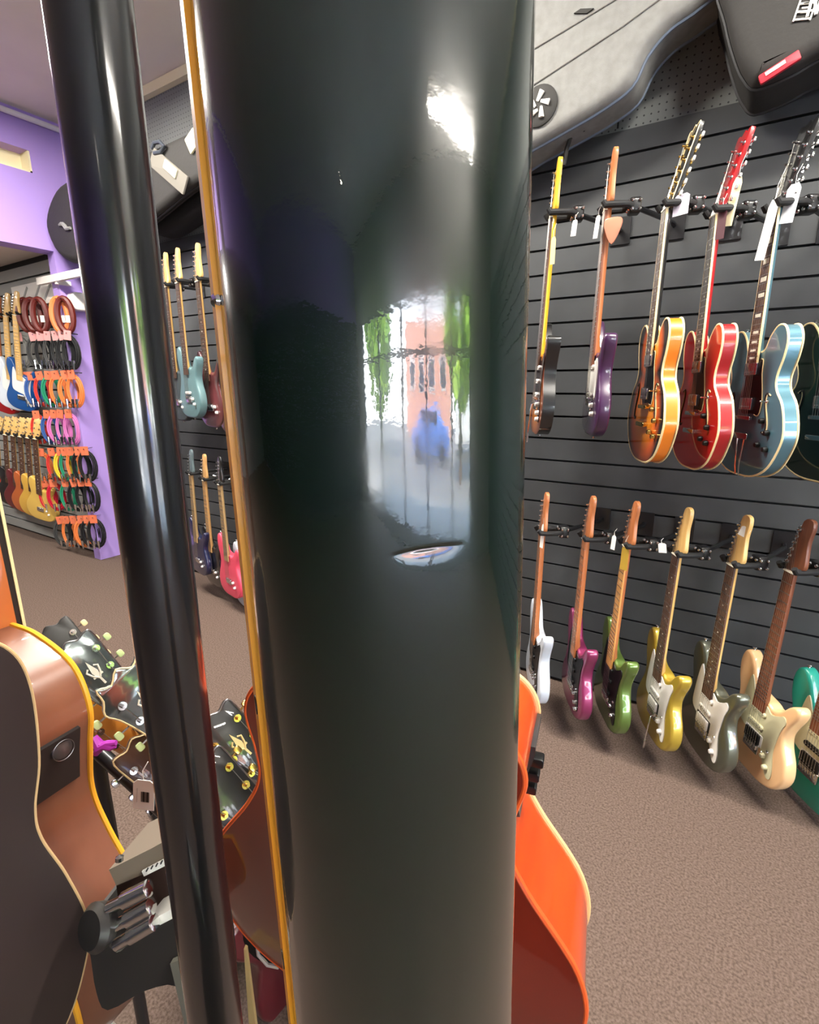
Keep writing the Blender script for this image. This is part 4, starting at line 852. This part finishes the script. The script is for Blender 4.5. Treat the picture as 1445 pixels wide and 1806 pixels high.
# ---- clamp like device
dv = thing('stand_clamp', 'black and taupe clamp device with three chrome rods at lower left', 'clamp', loc=at(290, 1640, .40)); o0 = dv.location
def quad(px_pts, d0, d1): 
    m_ = M(); n_ = len(px_pts); m_.add([at(x, y, d0)-o0 for x, y in px_pts]+[at(x, y, d0)-o0+cF*(d1-d0) for x, y in px_pts], [list(range(n_)), [n_+k for k in range(n_)][::-1]]+[[k, (k+1) % n_, n_+(k+1) % n_, n_+k] for k in range(n_)]); return m_
TAU = mat('taupe_plastic', (112, 100, 86), .6); DKP = mat('charcoal_plastic', (44, 42, 40), .4)
ob('top_block', quad([(192, 1534), (212, 1524), (268, 1496), (330, 1462), (330, 1512), (262, 1538), (205, 1562)], .40, .46), TAU, dv)
ob('recess', quad([(205, 1560), (330, 1508), (330, 1600), (262, 1626), (210, 1600)], .42, .46), mat('dark_recess', (52, 32, 26), .5), dv)
lb = ob('label_strip', quad([(250, 1537), (320, 1500), (322, 1512), (254, 1546)], .398, .40), PAPER, dv)
q = M()
for k in range(7): q.tube([at(258+k*8.5, 1537-k*4.4, .397)-o0, at(261+k*8.5, 1531-k*4.4, .397)-o0], .0006, 5)
ob('label_print', q, BLACKPL, lb)
for (y0_, y1_) in ((1598, 1566), (1632, 1600), (1662, 1632)):
    dx = (y0_-1598)*.2
    ob('chrome_rod', M().lathe(at(192+dx, y0_+4, .39)-o0, (at(262, y1_, .39)-at(192+dx, y0_+4, .39)), [(0, .0045), (.012, .0045), (.013, .0062), (.034, .0062), (.035, .004)], 20), CHROME, dv)
ob('knob', M().lathe(at(186, 1628, .395)-o0, (at(160, 1640, .385)-at(186, 1628, .395)), [(0, .015), (.008, .017), (.013, .013), (.0135, 0)], 24), DKP, dv)
ob('white_edge', quad([(234, 1660), (262, 1626), (330, 1588), (332, 1606), (262, 1642)], .396, .42), PAPER, dv)
hs_ = ob('housing', quad(spline([(150, 1630), (178, 1650), (205, 1680), (236, 1660), (334, 1606), (372, 1806), (352, 1840), (330, 1800), (312, 1740), (255, 1748), (190, 1782), (170, 1750), (160, 1690)], 3), .40, .46), DKP, dv)
ob('support_arm', quad([(300, 1700), (345, 1680), (372, 1850), (336, 1850)], .395, .42), mat('warm_grey_plastic', (110, 108, 98), .5), dv)
ob('bolt', M().lathe(at(211, 1518, .395)-o0, cU, [(0, .003), (.003, .003), (.005, .0)], 10), CHROME, dv)
# small things low between pole and neck
pc = thing('price_card', 'white printed card at the bottom left corner', 'card', loc=at(150, 1790, .62)); a = [at(x, y, .62)-pc.location for x, y in ((128, 1735), (146, 1736), (235, 1850), (100, 1850))]
q = M(); q.add(a+[v+cF*.002 for v in a], [[0, 1, 2, 3], [7, 6, 5, 4], [0, 4, 5, 1], [1, 5, 6, 2], [2, 6, 7, 3], [3, 7, 4, 0]]); ob('card', q, PAPER, pc)
q = M(); [q.tube([at(138+k*5, 1762+k*5, .6185)-pc.location, at(152+k*5, 1782+k*5, .6185)-pc.location], .0008, 4) for k in range(3)]; ob('print', q, STEEL, pc)
cb = thing('black_pouch', 'black pouch with white rim hanging low behind amber binding', 'pouch', loc=at(480, 1640, .60))
ob('pouch', M().lathe(at(482, 1640, .60)-cb.location-cF*.01, cF, [(0, .012), (.004, .034), (.02, .036), (.03, .0)], 28), RUBBER, cb)
ob('rim', M().tube([at(x, y, .592)-cb.location for x, y in ((458, 1606), (452, 1650), (456, 1684), (472, 1702), (492, 1706))], .0022, 6), PAPER, cb)
wt = thing('swing_tag', 'small white swing tag between pole and red guitar back', 'tag', loc=at(430, 1612, .62)); q = M(); a = [at(x, y, .62)-wt.location for x, y in ((421, 1598), (438, 1598), (438, 1626), (432, 1638), (424, 1632))]; q.add(a+[v+cF*.002 for v in a], [[0, 1, 2, 3, 4], [9, 8, 7, 6, 5]]+[[k, (k+1) % 5, 5+(k+1) % 5, 5+k] for k in range(5)]); ob('card', q, PAPER, wt)
cs = thing('cream_slat', 'narrow pale wooden strip leaning beside the pole at the bottom', 'strip', loc=at(445, 1806, .55)); q = M(); a = [at(x, y, .55)-cs.location for x, y in ((430, 1674), (434, 1676), (456, 1850), (442, 1850))]; q.add(a+[v+cF*.006 for v in a], [[0, 1, 2, 3], [7, 6, 5, 4], [0, 4, 5, 1], [1, 5, 6, 2], [2, 6, 7, 3], [3, 7, 4, 0]]); ob('strip', q, mat('pale_wood', (204, 178, 124), .5), cs)
